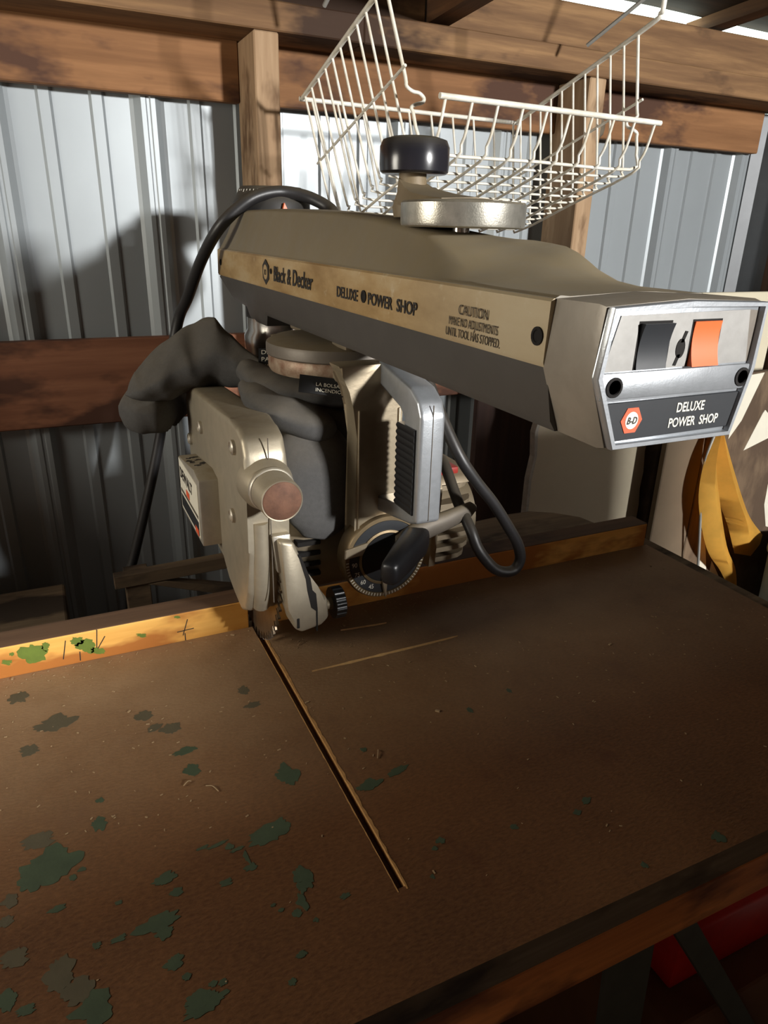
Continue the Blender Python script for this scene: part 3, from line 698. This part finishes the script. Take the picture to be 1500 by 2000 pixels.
# motor with finned end bell
MY, MZ = .753, .124
bm = BM(); lathe(bm, [(.030, .205), (.052, .207), (.060, .222), (.066, .232), (.068, .250), (.068, .392), (.060, .396), (.050, .470), (.030, .474), (0, .474)], (0, MY, MZ), (1, 0, 0), 48); mot = P('motor', bm, 'motor_cast', smooth=40, label='dusty motor housing')
for q in range(6):
    a0 = .06
    bm = BM(); z = .080 + q*.0188
    hw = math.sqrt(max(.069**2-(z-MZ)**2, .0009))
    rings = []
    for t in range(13):
        a = PI*t/12 ; yy = MY - hw*math.cos(a)
        xe = .4005 + (.470-.4005)*(.35+.65*math.sin(a)**.6)
        rings.append([V((.395, yy, z-.0032)), V((xe, yy, z-.0032)), V((xe, yy, z+.0032)), V((.395, yy, z+.0032))])
    loft(bm, rings); obj('cooling_fin', bm, 'fin_cast', mot, 30)
bm = BM(); prism(bm, [(.690, .184), (.696, .192), (.71, .199), (.82, .199), (.82, .184), (.71, .184)], 'x', .392, .452, .002); obj('end_cover', bm, 'fin_cast', mot, 35)
bm = BM(); prism(bm, [(.667, .19), (.678, .205), (.70, .205), (.70, .085), (.676, .085)], 'x', .388, .397, .001); obj('end_plate', bm, 'yoke_cast', mot, 35)
for q in range(4):
    bm = BM(); box(bm, (.222, MY-.0705, .098+q*.013), (.250, MY-.03, .1035+q*.013), .001, 1); obj('vent_slot', bm, 'dark_hole', mot)
bm = BM(); lathe(bm, [(.012, .196), (.013, .198), (.013, .208), (.010, .212), (0, .212)], (.415, .715, 0), (0, 0, 1), 20); box(bm, (.398, .698, .194), (.436, .728, .203), .002); P('cord_gland', bm, 'red_plastic', label='red cord gland on top of the motor')
# motor lead hanging in a loop
bm = BM(); tube(bm, catmull([(.350, .665, .360), (.356, .648, .330), (.362, .628, .297), (.376, .605, .253), (.397, .60, .222), (.422, .60, .193), (.446, .60, .160), (.461, .60, .137), (.4675, .60, .117), (.462, .60, .104), (.450, .60, .102), (.436, .602, .107), (.424, .605, .119), (.413, .61, .136), (.408, .62, .156), (.407, .65, .180), (.410, .69, .212), (.414, .715, .210)], 8), .0065, 12)
P('motor_lead', bm, 'cable_rubber', smooth=60, label='black cable looping from arm to motor')

# blade
bm = BM(); BY, BZ, BR = .768, .1235, .127; nt_ = 60
pts = []
for q in range(nt_):
    a = 2*PI*q/nt_; da = 2*PI/nt_
    pts += [(BY+BR*math.cos(a), BZ+BR*math.sin(a)), (BY+BR*math.cos(a+.25*da), BZ+BR*math.sin(a+.25*da)), (BY+(BR-.008)*math.cos(a+.35*da), BZ+(BR-.008)*math.sin(a+.35*da)), (BY+(BR-.009)*math.cos(a+.6*da), BZ+(BR-.009)*math.sin(a+.6*da))]
prism(bm, pts, 'x', .1880, .1904); bl = P('saw_blade', bm, 'blade_steel', smooth=None, label='toothed circular steel saw blade')
bm = BM()
for q in range(nt_):
    a = 2*PI*(q+.12)/nt_
    box(bm, (-.0018, BR-.005, -.0012), (.0018, BR+.0006, .0012), mat=Matrix.Translation((.1892, BY, BZ)) @ Matrix.Rotation(a-PI/2, 4, 'X'))
o = obj('blade_teeth', bm, 'carbide', bl); o['kind'] = 'stuff'
# arbor
bm = BM(); cyl(bm, (.178, BY, BZ), (.215, BY, BZ), .012, 20); P('arbor', bm, 'chrome')

# blade guard
GX0, GX1 = .157, .2005
G = [(.948, .258), (.935, .272), (.905, .279), (.700, .287), (.668, .286), (.650, .279), (.641, .262), (.639, .235), (.643, .160), (.654, .105), (.668, .078), (.692, .066), (.722, .072), (.740, .090), (.768, .102), (.800, .110), (.905, .112), (.945, .140)]
bm = BM(); prism(bm, G, 'x', GX0, GX1, .006, 3)
gd = P('blade_guard', bm, 'guard_cast', smooth=50, label='pale cast metal blade guard')
bm = BM(); box(bm, (.1800, .6375, .10), (.1806, .6395, .28)); obj('casting_seam', bm, 'plate_grey', gd)
bm = BM(); tube(bm, catmull([(.1705, .6435, .192), (.171, .6475, .150), (.172, .656, .110), (.174, .668, .084)], 6), .008, 14, .010); obj('front_rib', bm, 'guard_cast', gd, 60)
bm = BM(); prism(bm, [(.1845, .135), (.1995, .135), (.1995, .178), (.180, .178)], 'y', .634, .645, .002, 2); obj('front_pad', bm, 'guard_box_metal', gd, 40)
# dust spout with rusty blank cap
bm = BM(); lathe(bm, [(.0275, .655), (.0270, .640), (.0232, .628), (.0215, .624), (.0208, .592), (.0200, .590), (.0190, .5905), (.0185, .597), (0, .597)], (.1785, 0, .2325), (0, 1, 0), 44); sp_ = P('dust_spout', bm, 'guard_cast', smooth=40)
bm = BM(); lathe(bm, [(.0189, .598), (.0189, .5905), (.0175, .5895), (0, .5890)], (.1785, 0, .2325), (0, 1, 0), 40); obj('spout_cap', bm, 'rust_cap', sp_, 40)['label'] = 'rust brown cap in the dust spout'
bm = BM(); lathe(bm, [(.0215, .628), (.0228, .627), (.0232, .624), (.0228, .621), (.0212, .620)], (.1785, 0, .2325), (0, 1, 0), 44); obj('spout_ring', bm, 'guard_box_metal', sp_, 60)
# box with data label on the outer face
bm = BM(); prism(bm, [(.772, .115), (.772, .198), (.800, .203), (.905, .190), (.905, .115)], 'x', .1345, .160, .0025, 2)
bx_ = P('guard_box', bm, 'guard_box_metal', smooth=40, label='bare metal box on the guard with a printed label')
bm = BM(); box(bm, (.1338, .780, .122), (.1346, .898, .190)); lb = obj('data_label', bm, 'print_white', bx_)
text(bx_, 'DEWALT', .0200, (.1335, .893, .166), YD, ZD, 'print_black', bold=.0004)
for lo, hi, m in (((.784, .125), (.894, .142), 'label_black'), ((.784, .146), (.894, .150), 'print_grey')):
    bm = BM(); box(bm, (.1335, lo[0], lo[1]), (.1339, hi[0], hi[1])); obj('label_band', bm, m, bx_)
for y0, z0 in ((.835, .156), (.786, .127)):
    bm = BM(); box(bm, (.1332, y0, z0-.004), (.1337, y0+.02, z0+.004)); obj('label_mark', bm, 'badge_orange', bx_)
bm = BM(); rnd = random.Random(5)
for q in range(16):
    y0, x0 = rnd.uniform(.82, .88), rnd.uniform(.139, .154); z0 = .203 - (y0-.80)*.1238
    box(bm, (-.003, -.0012, 0), (.003, .0012, .0004), mat=Matrix.Translation((x0, y0, z0+.0002)) @ Matrix.Rotation(rnd.uniform(-.7, .7), 4, 'Z'))
o = obj('ink_scribble', bm, 'print_black', bx_); o['kind'] = 'stuff'
for y, z in ((.848, .240), (.925, .205), (.925, .150), (.700, .180), (.680, .262)):
    bm = BM(); lathe(bm, [(.0080, 0), (.0078, .0035), (.0060, .0048), (.0054, .0035), (0, .0035)], (GX0+.0003, y, z), (-1, 0, 0), 18); obj('rivet', bm, 'guard_box_metal', gd, 40)
# anti kickback bracket and its thumb wheel
bm = BM()
prism(bm, [(.184, .176), (.200, .172), (.212, .138), (.222, .114), (.236, .100), (.2375, .076), (.229, .068), (.206, .064), (.198, .070), (.192, .095)], 'y', .624, .655, .004, 3)
kb = P('kickback_bracket', bm, 'guard_cast', smooth=45, label='split cast clamp bracket at the front of the guard')
bm = BM(); prism(bm, [(.2035, .158), (.2065, .156), (.2165, .128), (.2185, .114), (.2225, .109), (.2240, .090), (.2240, .063), (.2225, .063), (.2222, .088), (.2170, .093), (.2130, .114), (.2115, .128)], 'y', .6235, .640); obj('clamp_slot', bm, 'dark_hole', kb)
bm = BM(); box(bm, (.2005, .6232, .071), (.2035, .627, .083), .0005, 1); obj('bracket_slot', bm, 'dark_hole', kb)
bm = BM(); cyl(bm, (.236, .642, .083), (.248, .642, .083), .0065, 18); obj('wheel_shaft', bm, 'motor_cast', kb, 40)
bm = BM(); pts = []
for q in range(64):
    r = .0182 if q % 4 < 2 else .0170; a = 2*PI*q/64; pts.append((.642+r*math.cos(a), .083+r*math.sin(a)))
prism(bm, pts, 'x', .247, .259, .0005, 1); obj('thumb_wheel', bm, 'black_plastic', kb)['label'] = 'black knurled thumb wheel'

# ================================================================== power cord of the saw
bm = BM()
tube(bm, catmull([(.335, .90, .470), (.372, .955, .489), (.355, .985, .506), (.322, 1.0, .5135), (.290, 1.0, .510), (.262, 1.0, .497), (.231, 1.01, .468), (.212, 1.05, .425), (.198, 1.10, .370), (.186, 1.13, .332), (.165, 1.14, .245), (.146, 1.15, .150), (.115, 1.15, .042), (.084, 1.15, -.056), (.062, 1.15, -.125), (.05, 1.15, -.30), (.045, 1.14, -.60), (.04, 1.12, FLOOR+.012), (.10, 1.05, FLOOR+.010), (.25, 1.0, FLOOR+.010)], 8), .0082, 12)
P('power_cord', bm, 'cable_rubber', smooth=60, label='thick black power cord arching from the arm down the wall')

# ================================================================== dust bag
db = thing('dust_bag', 'crumpled charcoal cloth dust bag slung over the blade guard', 'bag', (.19, .85, .288))
def bagpart(name, spine, **kw):
    lab = kw.pop('label', None)
    o = obj(name, blob(spine, **kw), 'bag_cloth', db, 70)
    if lab: o['label'] = lab
    return o
def slices(name, rows, tent, amp, seed, label=None):
    """cloth body lofted from upright slices: x, y, half depth, bottom z, top z"""
    P_ = catmull([(r[0], r[1], r[2]) for r in rows], 7); Q_ = catmull([(r[3], r[4], 0) for r in rows], 7)
    rings = []
    for p, q in zip(P_, Q_):
        zm, hh = (q.x+q.y)/2, max((q.y-q.x)/2, .001); ring = []
        for k in range(36):
            a = 2*PI*k/36; sa = math.sin(a)
            v = V((p.x, p.y + max(p.z, .001)*math.cos(a)*(1-tent*max(0, sa)), zm + hh*sa))
            f = v*V((26, 22, 13)).x if False else V((v.x*30, v.y*20, v.z*16))
            cr = -abs(noise.noise(f + V((seed, 0, seed))))*amp*1.6 + noise.noise(v*44 + V((seed, seed, 0)))*amp*.5 + amp*.4
            ring.append(v + V((0, math.cos(a), sa))*cr)
        rings.append(ring)
    bm = BM(); loft(bm, rings); o = obj(name, bm, 'bag_cloth', db, 60)
    if label: o['label'] = label
slices('bag_body', [(.081, .935, .004, .264, .269), (.090, .935, .026, .260, .288), (.112, .932, .040, .262, .312), (.138, .928, .046, .263, .334), (.163, .922, .046, .270, .351), (.183, .912, .042, .278, .363), (.194, .902, .038, .280, .360), (.210, .885, .034, .281, .340), (.227, .862, .030, .283, .322), (.243, .835, .024, .285, .312), (.256, .81, .012, .290, .306)], .5, .0065, 3, 'slack tented end of the bag')
slices('bag_body', [(.072, .945, .003, .241, .248), (.079, .945, .024, .224, .264), (.096, .947, .040, .215, .272), (.125, .955, .044, .213, .272), (.150, .995, .040, .213, .268), (.168, 1.005, .030, .222, .260), (.180, 1.01, .010, .235, .250)], .1, .006, 8)
bagpart('bag_fold', [((.214, .84, .308), .014, .012), ((.222, .80, .304), .024, .015), ((.236, .765, .302), .032, .016), ((.262, .745, .298), .034, .016), ((.290, .735, .294), .028, .014), ((.312, .735, .292), .016, .010)], amp=.004, fs=24, seedv=4)
bagpart('bag_fold', [((.206, .80, .297), .014, .010), ((.212, .765, .291), .026, .016), ((.226, .73, .283), .033, .017), ((.247, .703, .274), .030, .017), ((.262, .694, .267), .020, .015), ((.270, .690, .263), .008, .008)], amp=.003, fs=24, seedv=6)
bagpart('bag_fold', [((.216, .78, .272), .018, .014), ((.236, .75, .266), .030, .024), ((.262, .735, .262), .034, .028), ((.290, .73, .258), .030, .024), ((.308, .73, .256), .016, .014)], amp=.004, fs=24, seedv=12)
bagpart('bag_skirt', [((.240, .722, .272), .016, .012), ((.244, .705, .256), .036, .020), ((.248, .690, .228), .046, .021), ((.249, .683, .195), .047, .018), ((.244, .679, .166), .034, .014), ((.240, .677, .150), .016, .008)], amp=.003, fs=16, seedv=15, up=(0, 1, 0), label='smooth bulging lower end of the bag')
bm = BM(); Ml = Matrix.Translation((.247, .835, .3185)) @ Matrix.Rotation(-.30, 4, 'Z') @ Matrix.Rotation(.75, 4, 'X')
box(bm, (-.018, -.016, 0), (.040, .018, .0008), mat=Ml); wl_ = obj('warning_label', bm, 'bag_label', db); wl_['label'] = 'black warning label with white print'
xd, yd = (Ml.to_3x3() @ V((1, 0, 0))), (Ml.to_3x3() @ V((0, 1, 0)))
for q, s_ in enumerate(('DE LA BOLSA', 'PARTICULAS', 'LIMPIEZ')):
    text(wl_, s_, .0088, Ml @ V((-.015, .009-q*.0105, .0012)), xd, yd, 'print_white')
Ml = Matrix.Translation((.256, .673, .3165)) @ Matrix.Rotation(-.22, 4, 'Z') @ Matrix.Rotation(.9, 4, 'X') @ Matrix.Rotation(-.16, 4, 'Z')
bm = BM(); box(bm, (-.030, -.008, 0), (.016, .012, .0008), mat=Ml); w2 = obj('warning_label', bm, 'bag_label', db)
xd, yd = (Ml.to_3x3() @ V((1, 0, 0))), (Ml.to_3x3() @ V((0, 1, 0)))
for q, s_ in enumerate(('LA BOLSA', 'INCENDIO.')):
    text(w2, s_, .0056, Ml @ V((-.013, .001-q*.0062, .0012)), xd, yd, 'print_white')

# ================================================================== white wire basket hung tilted before the wall
wk = thing('wire_basket', 'white coated wire basket hanging tilted beneath the roof', 'basket', (.60, .98, .50))
EX = V((.99906, .04346, 0)); DD = V((-.04139, .95154, -.30474)); NN = V((-.01324, .30445, .95244))
O = V((.5787, 1.12, .6433))        # middle of the back top rail
HB, HT, LEN, LRIM, DEP = .170, .194, .276, .306, .1796
def bp(x, t, h): return O + EX*x - DD*t - NN*h   # x sideways, t towards the front, h below the rim
def wire(pts, r, nm='wire', sm=5, mat='wire_white', raw=False):
    bm = BM(); tube(bm, pts if raw else catmull(pts, sm), r, 7); return obj(nm, bm, mat, wk, 60)
RW, RT = .0017, .0033
for s in (-1, 1):
    L = [bp(s*HT, 0, 0), bp(s*HT, LRIM*.5, 0), bp(s*HT, LRIM-.015, 0), bp(s*HT, LRIM, -.004)]
    P_ = L[-1]; wire(L + [P_ + V((-s*.004, -.008, .012)), P_ + V((-s*.008, -.010, .10)), P_ + V((-s*.01, -.01, .185))], RT, 'side_rail', 6, 'wire_white')
    wire([bp(s*(HT-.5*(HT-HB)), 0, DEP*.5), bp(s*(HT-.5*(HT-HB))+s*.002, LEN, DEP*.5)], RW*1.1, 'side_stringer', 2)
wire([bp(-HT-.004, 0, 0), bp(HT+.004, 0, 0)], RT, 'back_rail', 2)
wire([bp(-.164, LEN+.032, .135), bp(.177, LEN+.032, .135)], RT*1.05, 'front_rail', 2)
NU = 11
for k in range(NU):
    t = .012 + (LEN-.02)*k/(NU-1)
    pts = [bp(-HT, t, 0), bp(-HT+(HT-HB)*.8, t, DEP*.86), bp(-HB+.001, t, DEP-.008), bp(-HB+.012, t, DEP), bp(0, t, DEP), bp(HB-.012, t, DEP), bp(HB-.001, t, DEP-.008), bp(HT-(HT-HB)*.8, t, DEP*.86), bp(HT, t, 0)]
    if k == NU-1:
        def notch(s):
            f = lambda h, e=0: bp(s*(HT-(HT-HB)*h/DEP+e), t, h)
            return [f(0), f(.05), f(.098), f(.108, .001), f(.113, -.006), f(.114, -.014), f(.119, -.019), f(.124, -.016), f(.127, -.006), f(.131, .001), f(.137), f(.160)]
        pts = notch(-1) + [bp(-HB+.012, t, DEP), bp(0, t, DEP), bp(HB-.012, t, DEP)] + notch(1)[::-1]
        wire(pts, RW*1.25, 'cross_wire', 3)
    else: wire(pts, RW, 'cross_wire', 3)
NL = 10
for k in range(NL):
    x = -HB+.012 + (2*HB-.016)*k/(NL-1)
    wire([bp(x*1.13, 0, 0), bp(x, .004, DEP*.9), bp(x, .016, DEP+.0034), bp(x, LEN*.5, DEP+.0034), bp(x, LEN-.012, DEP+.0034), bp(x+.001, LEN+.002, DEP-.008), bp(x+.001, LEN+.014, .162), bp(x+.002, LEN+.031, .136)], RW*1.05, 'long_wire', 3)
# two rods tying the basket rails to the roof
for xa, ya, za, xb, yb, zb in ((.905, 1.13, .77, 1.03, .80, .965), (.412, 1.09, .755, .47, .80, .97)):
    wire([(xa, ya, za), ((xa+xb)/2, (ya+yb)/2, (za+zb)/2), (xb, yb, zb)], .0032, 'hanger_rod', 2, 'hook_grey')

# ================================================================== lumber and sheets behind the table, right
bm = BM(); prism(bm, [(.862, FLOOR), (1.178, FLOOR), (1.176, -.10), (1.170, -.06), (1.174, -.02), (1.166, .03), (1.172, .06), (1.164, .12), (1.168, .30), (.872, .30), (.874, .14), (.866, .10), (.870, .05), (.862, 0)], 'y', 1.100, 1.113, .0008, 1)
dw = tag(obj('drywall_sheet', bm, 'drywall'), 'cream drywall offcut with ragged edges standing beside the steel wall', 'board')
bm = BM(); prism(bm, [(.858, FLOOR), (.865, FLOOR), (.8635, 0), (.8705, .05), (.8665, .10), (.8745, .14), (.8725, .30), (.866, .30), (.868, .14), (.859, .10), (.864, .05), (.857, 0)], 'y', 1.0985, 1.1145); obj('torn_edge', bm, 'drywall_core', dw)['label'] = 'torn pale plaster edge'
bm = BM(); box(bm, (.802, 1.225, FLOOR), (.965, 1.243, .26), .002, 1); tag(obj('shade_sheet', bm, 'shade_panel'), 'dark brown sheet standing in for shade behind the saw', 'board')  # dark sheet added where stud side and steel only lie in shade
bm = BM(); box(bm, (1.182, 1.075, FLOOR), (1.236, 1.165, .27), .003, 1); tag(obj('timber_post', bm, 'post_wood'), 'short dark timber post beside the drywall offcut', 'post')
bm = BM(); box(bm, (1.150, 1.026, FLOOR), (1.262, 1.042, .25), .002, 1); tag(obj('tan_hardboard', bm, 'tan_board'), 'narrow tan board standing next to the dark post', 'board')
bm = BM(); box(bm, (1.335, 1.170, FLOOR), (1.59, 1.184, .357), .002, 1); tag(obj('cream_panel', bm, 'cream_board'), 'tall cream panel leaning in the corner of the shed', 'board')
# brown carcass board with thin irregular white patches
cb = thing('carcass_board', 'wide brown board with irregular white patches', 'board', (1.44, 1.035, FLOOR))
bm = BM(); box(bm, (1.264, 1.026, FLOOR), (1.588, 1.044, .205), .002, 1); obj('board', bm, 'carcass_wood', cb)
def patch(pts, y=1.0258, nm='white_patch'):
    bm = BM(); prism(bm, pts, 'y', y-.0012, y+.0006); obj(nm, bm, 'patch_white', cb)
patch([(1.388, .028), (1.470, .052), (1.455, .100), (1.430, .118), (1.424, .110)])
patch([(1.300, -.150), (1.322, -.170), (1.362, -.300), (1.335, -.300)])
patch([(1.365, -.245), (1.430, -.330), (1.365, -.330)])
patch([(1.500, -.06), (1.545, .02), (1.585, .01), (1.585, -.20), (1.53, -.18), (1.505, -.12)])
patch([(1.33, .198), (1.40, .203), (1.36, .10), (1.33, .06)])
# yellow cloth hanging in folds
yc = thing('yellow_cloth', 'yellow cloth hanging in long pointed folds over the table end', 'cloth', (1.30, 1.0, .05))
def fold(cols, nm):
    bm = BM(); loft(bm, cols, False, False); bmesh.ops.solidify(bm, geom=list(bm.faces), thickness=.0025); return obj(nm, bm, 'yellow_cloth', yc, 70)
def smoothcol(pts): return catmull(pts, 6)
Yc = .995
fold([smoothcol([(1.252, Yc, .098), (1.226, Yc-.005, .03), (1.228, Yc-.01, -.06), (1.285, Yc-.01, -.18), (1.365, Yc, -.26), (1.452, Yc+.01, -.36)]),
      smoothcol([(1.254, Yc-.010, .098), (1.240, Yc-.024, .03), (1.256, Yc-.030, -.06), (1.315, Yc-.028, -.18), (1.385, Yc-.015, -.26), (1.456, Yc+.008, -.36)]),
      smoothcol([(1.256, Yc-.006, .098), (1.254, Yc-.012, .03), (1.285, Yc-.016, -.06), (1.342, Yc-.016, -.18), (1.405, Yc-.008, -.26), (1.460, Yc+.010, -.36)]),
      smoothcol([(1.257, Yc+.004, .099), (1.264, Yc+.006, .03), (1.302, Yc+.008, -.06), (1.358, Yc+.006, -.18), (1.412, Yc+.006, -.26), (1.462, Yc+.014, -.36)])], 'cloth_fold')
fold([smoothcol([(1.257, Yc+.002, .10), (1.266, Yc+.008, .03), (1.304, Yc+.008, -.06), (1.360, Yc+.008, -.14), (1.408, Yc+.008, -.222)]),
      smoothcol([(1.260, Yc-.006, .10), (1.288, Yc-.014, .03), (1.340, Yc-.018, -.06), (1.396, Yc-.018, -.14), (1.440, Yc-.012, -.226)]),
      smoothcol([(1.264, Yc-.002, .10), (1.306, Yc-.004, .03), (1.368, Yc-.002, -.06), (1.430, Yc+.002, -.14), (1.490, Yc+.006, -.212)]),
      smoothcol([(1.268, Yc+.010, .10), (1.318, Yc+.012, .03), (1.384, Yc+.016, -.06), (1.450, Yc+.020, -.14), (1.512, Yc+.020, -.196)])], 'cloth_fold')
bm = BM(); tube(bm, catmull([(1.25, .995, .10), (1.228, .99, .02), (1.24, .985, -.08), (1.265, .985, -.20), (1.285, .985, -.32)], 6), .003, 8); obj('cloth_cord', bm, 'hook_grey', yc, 60)['label'] = 'thin grey cord beside the cloth'
# pale bucket by the table end
bm = BM(); lathe(bm, [(0, FLOOR), (.095, FLOOR), (.115, -.19), (.12, -.185), (.12, -.17), (.113, -.17), (.09, FLOOR+.01), (0, FLOOR+.01)], (1.50, .845, 0), (0, 0, 1), 40)
tag(obj('bucket', bm, 'blue_bucket', None, 40), 'pale blue grey plastic bucket on the floor past the table end', 'bucket')

# ================================================================== behind the fence, left
fr = thing('shelf_frame', 'dim wooden shelf frame with diagonal brace behind the fence', 'shelf', (.17, 1.10, FLOOR))
for nm, pts in (('rail', [(.045, -.080), (.30, -.074), (.30, -.052), (.045, -.058)]), ('diagonal_brace', [(.095, -.080), (.125, -.080), (.30, -.132), (.30, -.155)])):
    bm = BM(); prism(bm, pts, 'y', 1.085, 1.105, .001, 1); obj(nm, bm, 'shelf_wood', fr)
for x in (.062, .31):
    bm = BM(); box(bm, (x, 1.09, FLOOR), (x+.038, 1.125, -.060), .001, 1); obj('post', bm, 'shelf_wood', fr)
bm = BM(); box(bm, (.028, 1.06, -.135), (.064, 1.09, -.120), .001, 1); obj('peg', bm, 'shelf_wood', fr)
bm = BM(); box(bm, (-.40, 1.05, FLOOR), (-.030, 1.20, -.108), .004, 2); tag(obj('timber_crate', bm, 'grey_plank'), 'grey weathered timber block against the wall behind the fence', 'crate')

# ================================================================== under the table
sd = thing('saw_stand', 'olive steel stand carrying the saw table', 'stand', (.3, .5, FLOOR))
for x, y, sx, sy in ((-.50, .33, -.05, -.03), (.47, .36, .06, 0), (-.50, .82, -.05, .05), (.62, .82, .06, .05)):
    bm = BM(); rings = []
    for t, z in ((0, -.0605), (1, FLOOR)):
        cx, cy = x+sx*t, y+sy*t
        rings.append([V((cx-.035, cy-.004, z)), V((cx+.035, cy-.004, z)), V((cx+.035, cy+.05, z)), V((cx+.030, cy+.05, z)), V((cx+.030, cy, z)), V((cx-.035, cy, z))])
    loft(bm, rings); obj('leg', bm, 'stand_steel', sd)
bm = BM(); p0, p1 = V((.485, .345, -.135)), V((.78, .345, -.60))
d = (p1-p0).normalized(); q = V((-d.z, 0, d.x))*.014
loft(bm, [[p+q, p+q+V((0, .012, 0)), p-q+V((0, .012, 0)), p-q] for p in (p0, p1)]); obj('diagonal_strut', bm, 'stand_steel', sd)
for a, b in (((-.56, .33, -.66), (.55, .36, -.63)), ((-.56, .35, -.65), (-.56, .88, -.65)), ((-.56, .88, -.65), (.68, .88, -.65))):
    bm = BM(); d = (V(b)-V(a)).normalized(); s_ = d.cross(V((0, 0, 1)))*.003
    loft(bm, [[V(p)+s_+V((0, 0, .015)), V(p)-s_+V((0, 0, .015)), V(p)-s_-V((0, 0, .015)), V(p)+s_-V((0, 0, .015))] for p in (a, b)]); obj('stretcher', bm, 'stand_steel', sd)
# red toolbox and brown carton stacked beside the stand
ct = thing('cardboard_carton', 'brown cardboard carton standing beside the saw stand', 'carton', (.775, .53, FLOOR))
bm = BM(); box(bm, (.60, .36, FLOOR), (.95, .70, -.47), .003, 1); obj('carton_body', bm, 'carton_brown', ct)
bm = BM(); box(bm, (.60, .525, -.47), (.95, .535, -.467)); obj('tape_strip', bm, 'tape_white', ct)
tb = thing('toolbox', 'red metal toolbox on top of the brown carton', 'toolbox', (.75, .475, -.467))
bm = BM(); prism(bm, [(.40, -.4665), (.40, -.37), (.425, -.325), (.525, -.325), (.55, -.37), (.55, -.4665)], 'x', .635, .86, .004, 2); obj('toolbox_body', bm, 'toolbox_red', tb, 40)
bm = BM(); tube(bm, catmull([(.69, .475, -.326), (.695, .475, -.307), (.71, .475, -.302), (.785, .475, -.302), (.80, .475, -.307), (.805, .475, -.326)], 5), .005, 8); obj('handle', bm, 'stand_steel', tb, 60)

# ================================================================== unseen furniture added behind the viewer to shade table and boards
cbn = thing('blocker_cabinet', 'brown wooden cabinet added before the window to cast shade', 'cabinet', (.98, -.60, FLOOR))  # added out of view to block window light from table and fence
bm = BM(); box(bm, (.70, -.78, FLOOR), (1.30, -.40, .435), .004, 1); obj('cabinet_body', bm, 'carcass_wood', cbn)
for q in range(2):
    bm = BM(); box(bm, (.715+q*.29, -.40, FLOOR+.05), (.995+q*.29, -.385, .415), .003, 1); dr = obj('door', bm, 'shelf_wood', cbn)
    bm = BM(); cyl(bm, (.95+q*.06, -.386, -.2), (.95+q*.06, -.365, -.2), .012, 16); obj('knob', bm, 'stand_steel', dr, 40)
lw = thing('blocker_bench', 'low grey plank bench added unseen to shade the table front', 'bench', (.30, -.60, FLOOR))  # added out of view, its top height set to shade the table front
bm = BM(); box(bm, (.05, -.80, .295), (.69, -.40, .330), .003, 1); obj('bench_top', bm, 'grey_plank', lw)
for x in (.07, .61):
    for y in (-.78, -.48):
        bm = BM(); box(bm, (x, y, FLOOR), (x+.06, y+.06, .2952), .002, 1); obj('leg', bm, 'grey_plank', lw)
bm = BM(); box(bm, (.07, -.42, -.10), (.67, -.404, .295), .002, 1); obj('apron', bm, 'grey_plank', lw)

cu_ = thing('blocker_cupboard', 'brown wooden cupboard added unseen left of the saw as shade', 'cupboard', (-.70, 1.05, FLOOR))  # added out of view to keep side light off the low wall
bm = BM(); box(bm, (-.97, .96, FLOOR), (-.43, 1.19, .27), .003, 1); obj('cupboard_body', bm, 'carcass_wood', cu_)
for q in range(2):
    bm = BM(); box(bm, (-.955+q*.265, .945, FLOOR+.05), (-.705+q*.265, .96, .25), .003, 1); dr = obj('door', bm, 'shelf_wood', cu_)
    bm = BM(); cyl(bm, (-.73+q*.055, .946, -.25), (-.73+q*.055, .925, -.25), .012, 16); obj('knob', bm, 'stand_steel', dr, 40)

bm = BM(); box(bm, (.99, -.74, .436), (1.30, -.46, .545), .003, 1); cb2 = tag(obj('blocker_box', bm, 'carton_brown'), 'flat brown box added on the cabinet to cast shade', 'box')  # unseen box added to shade the drywall and tan board
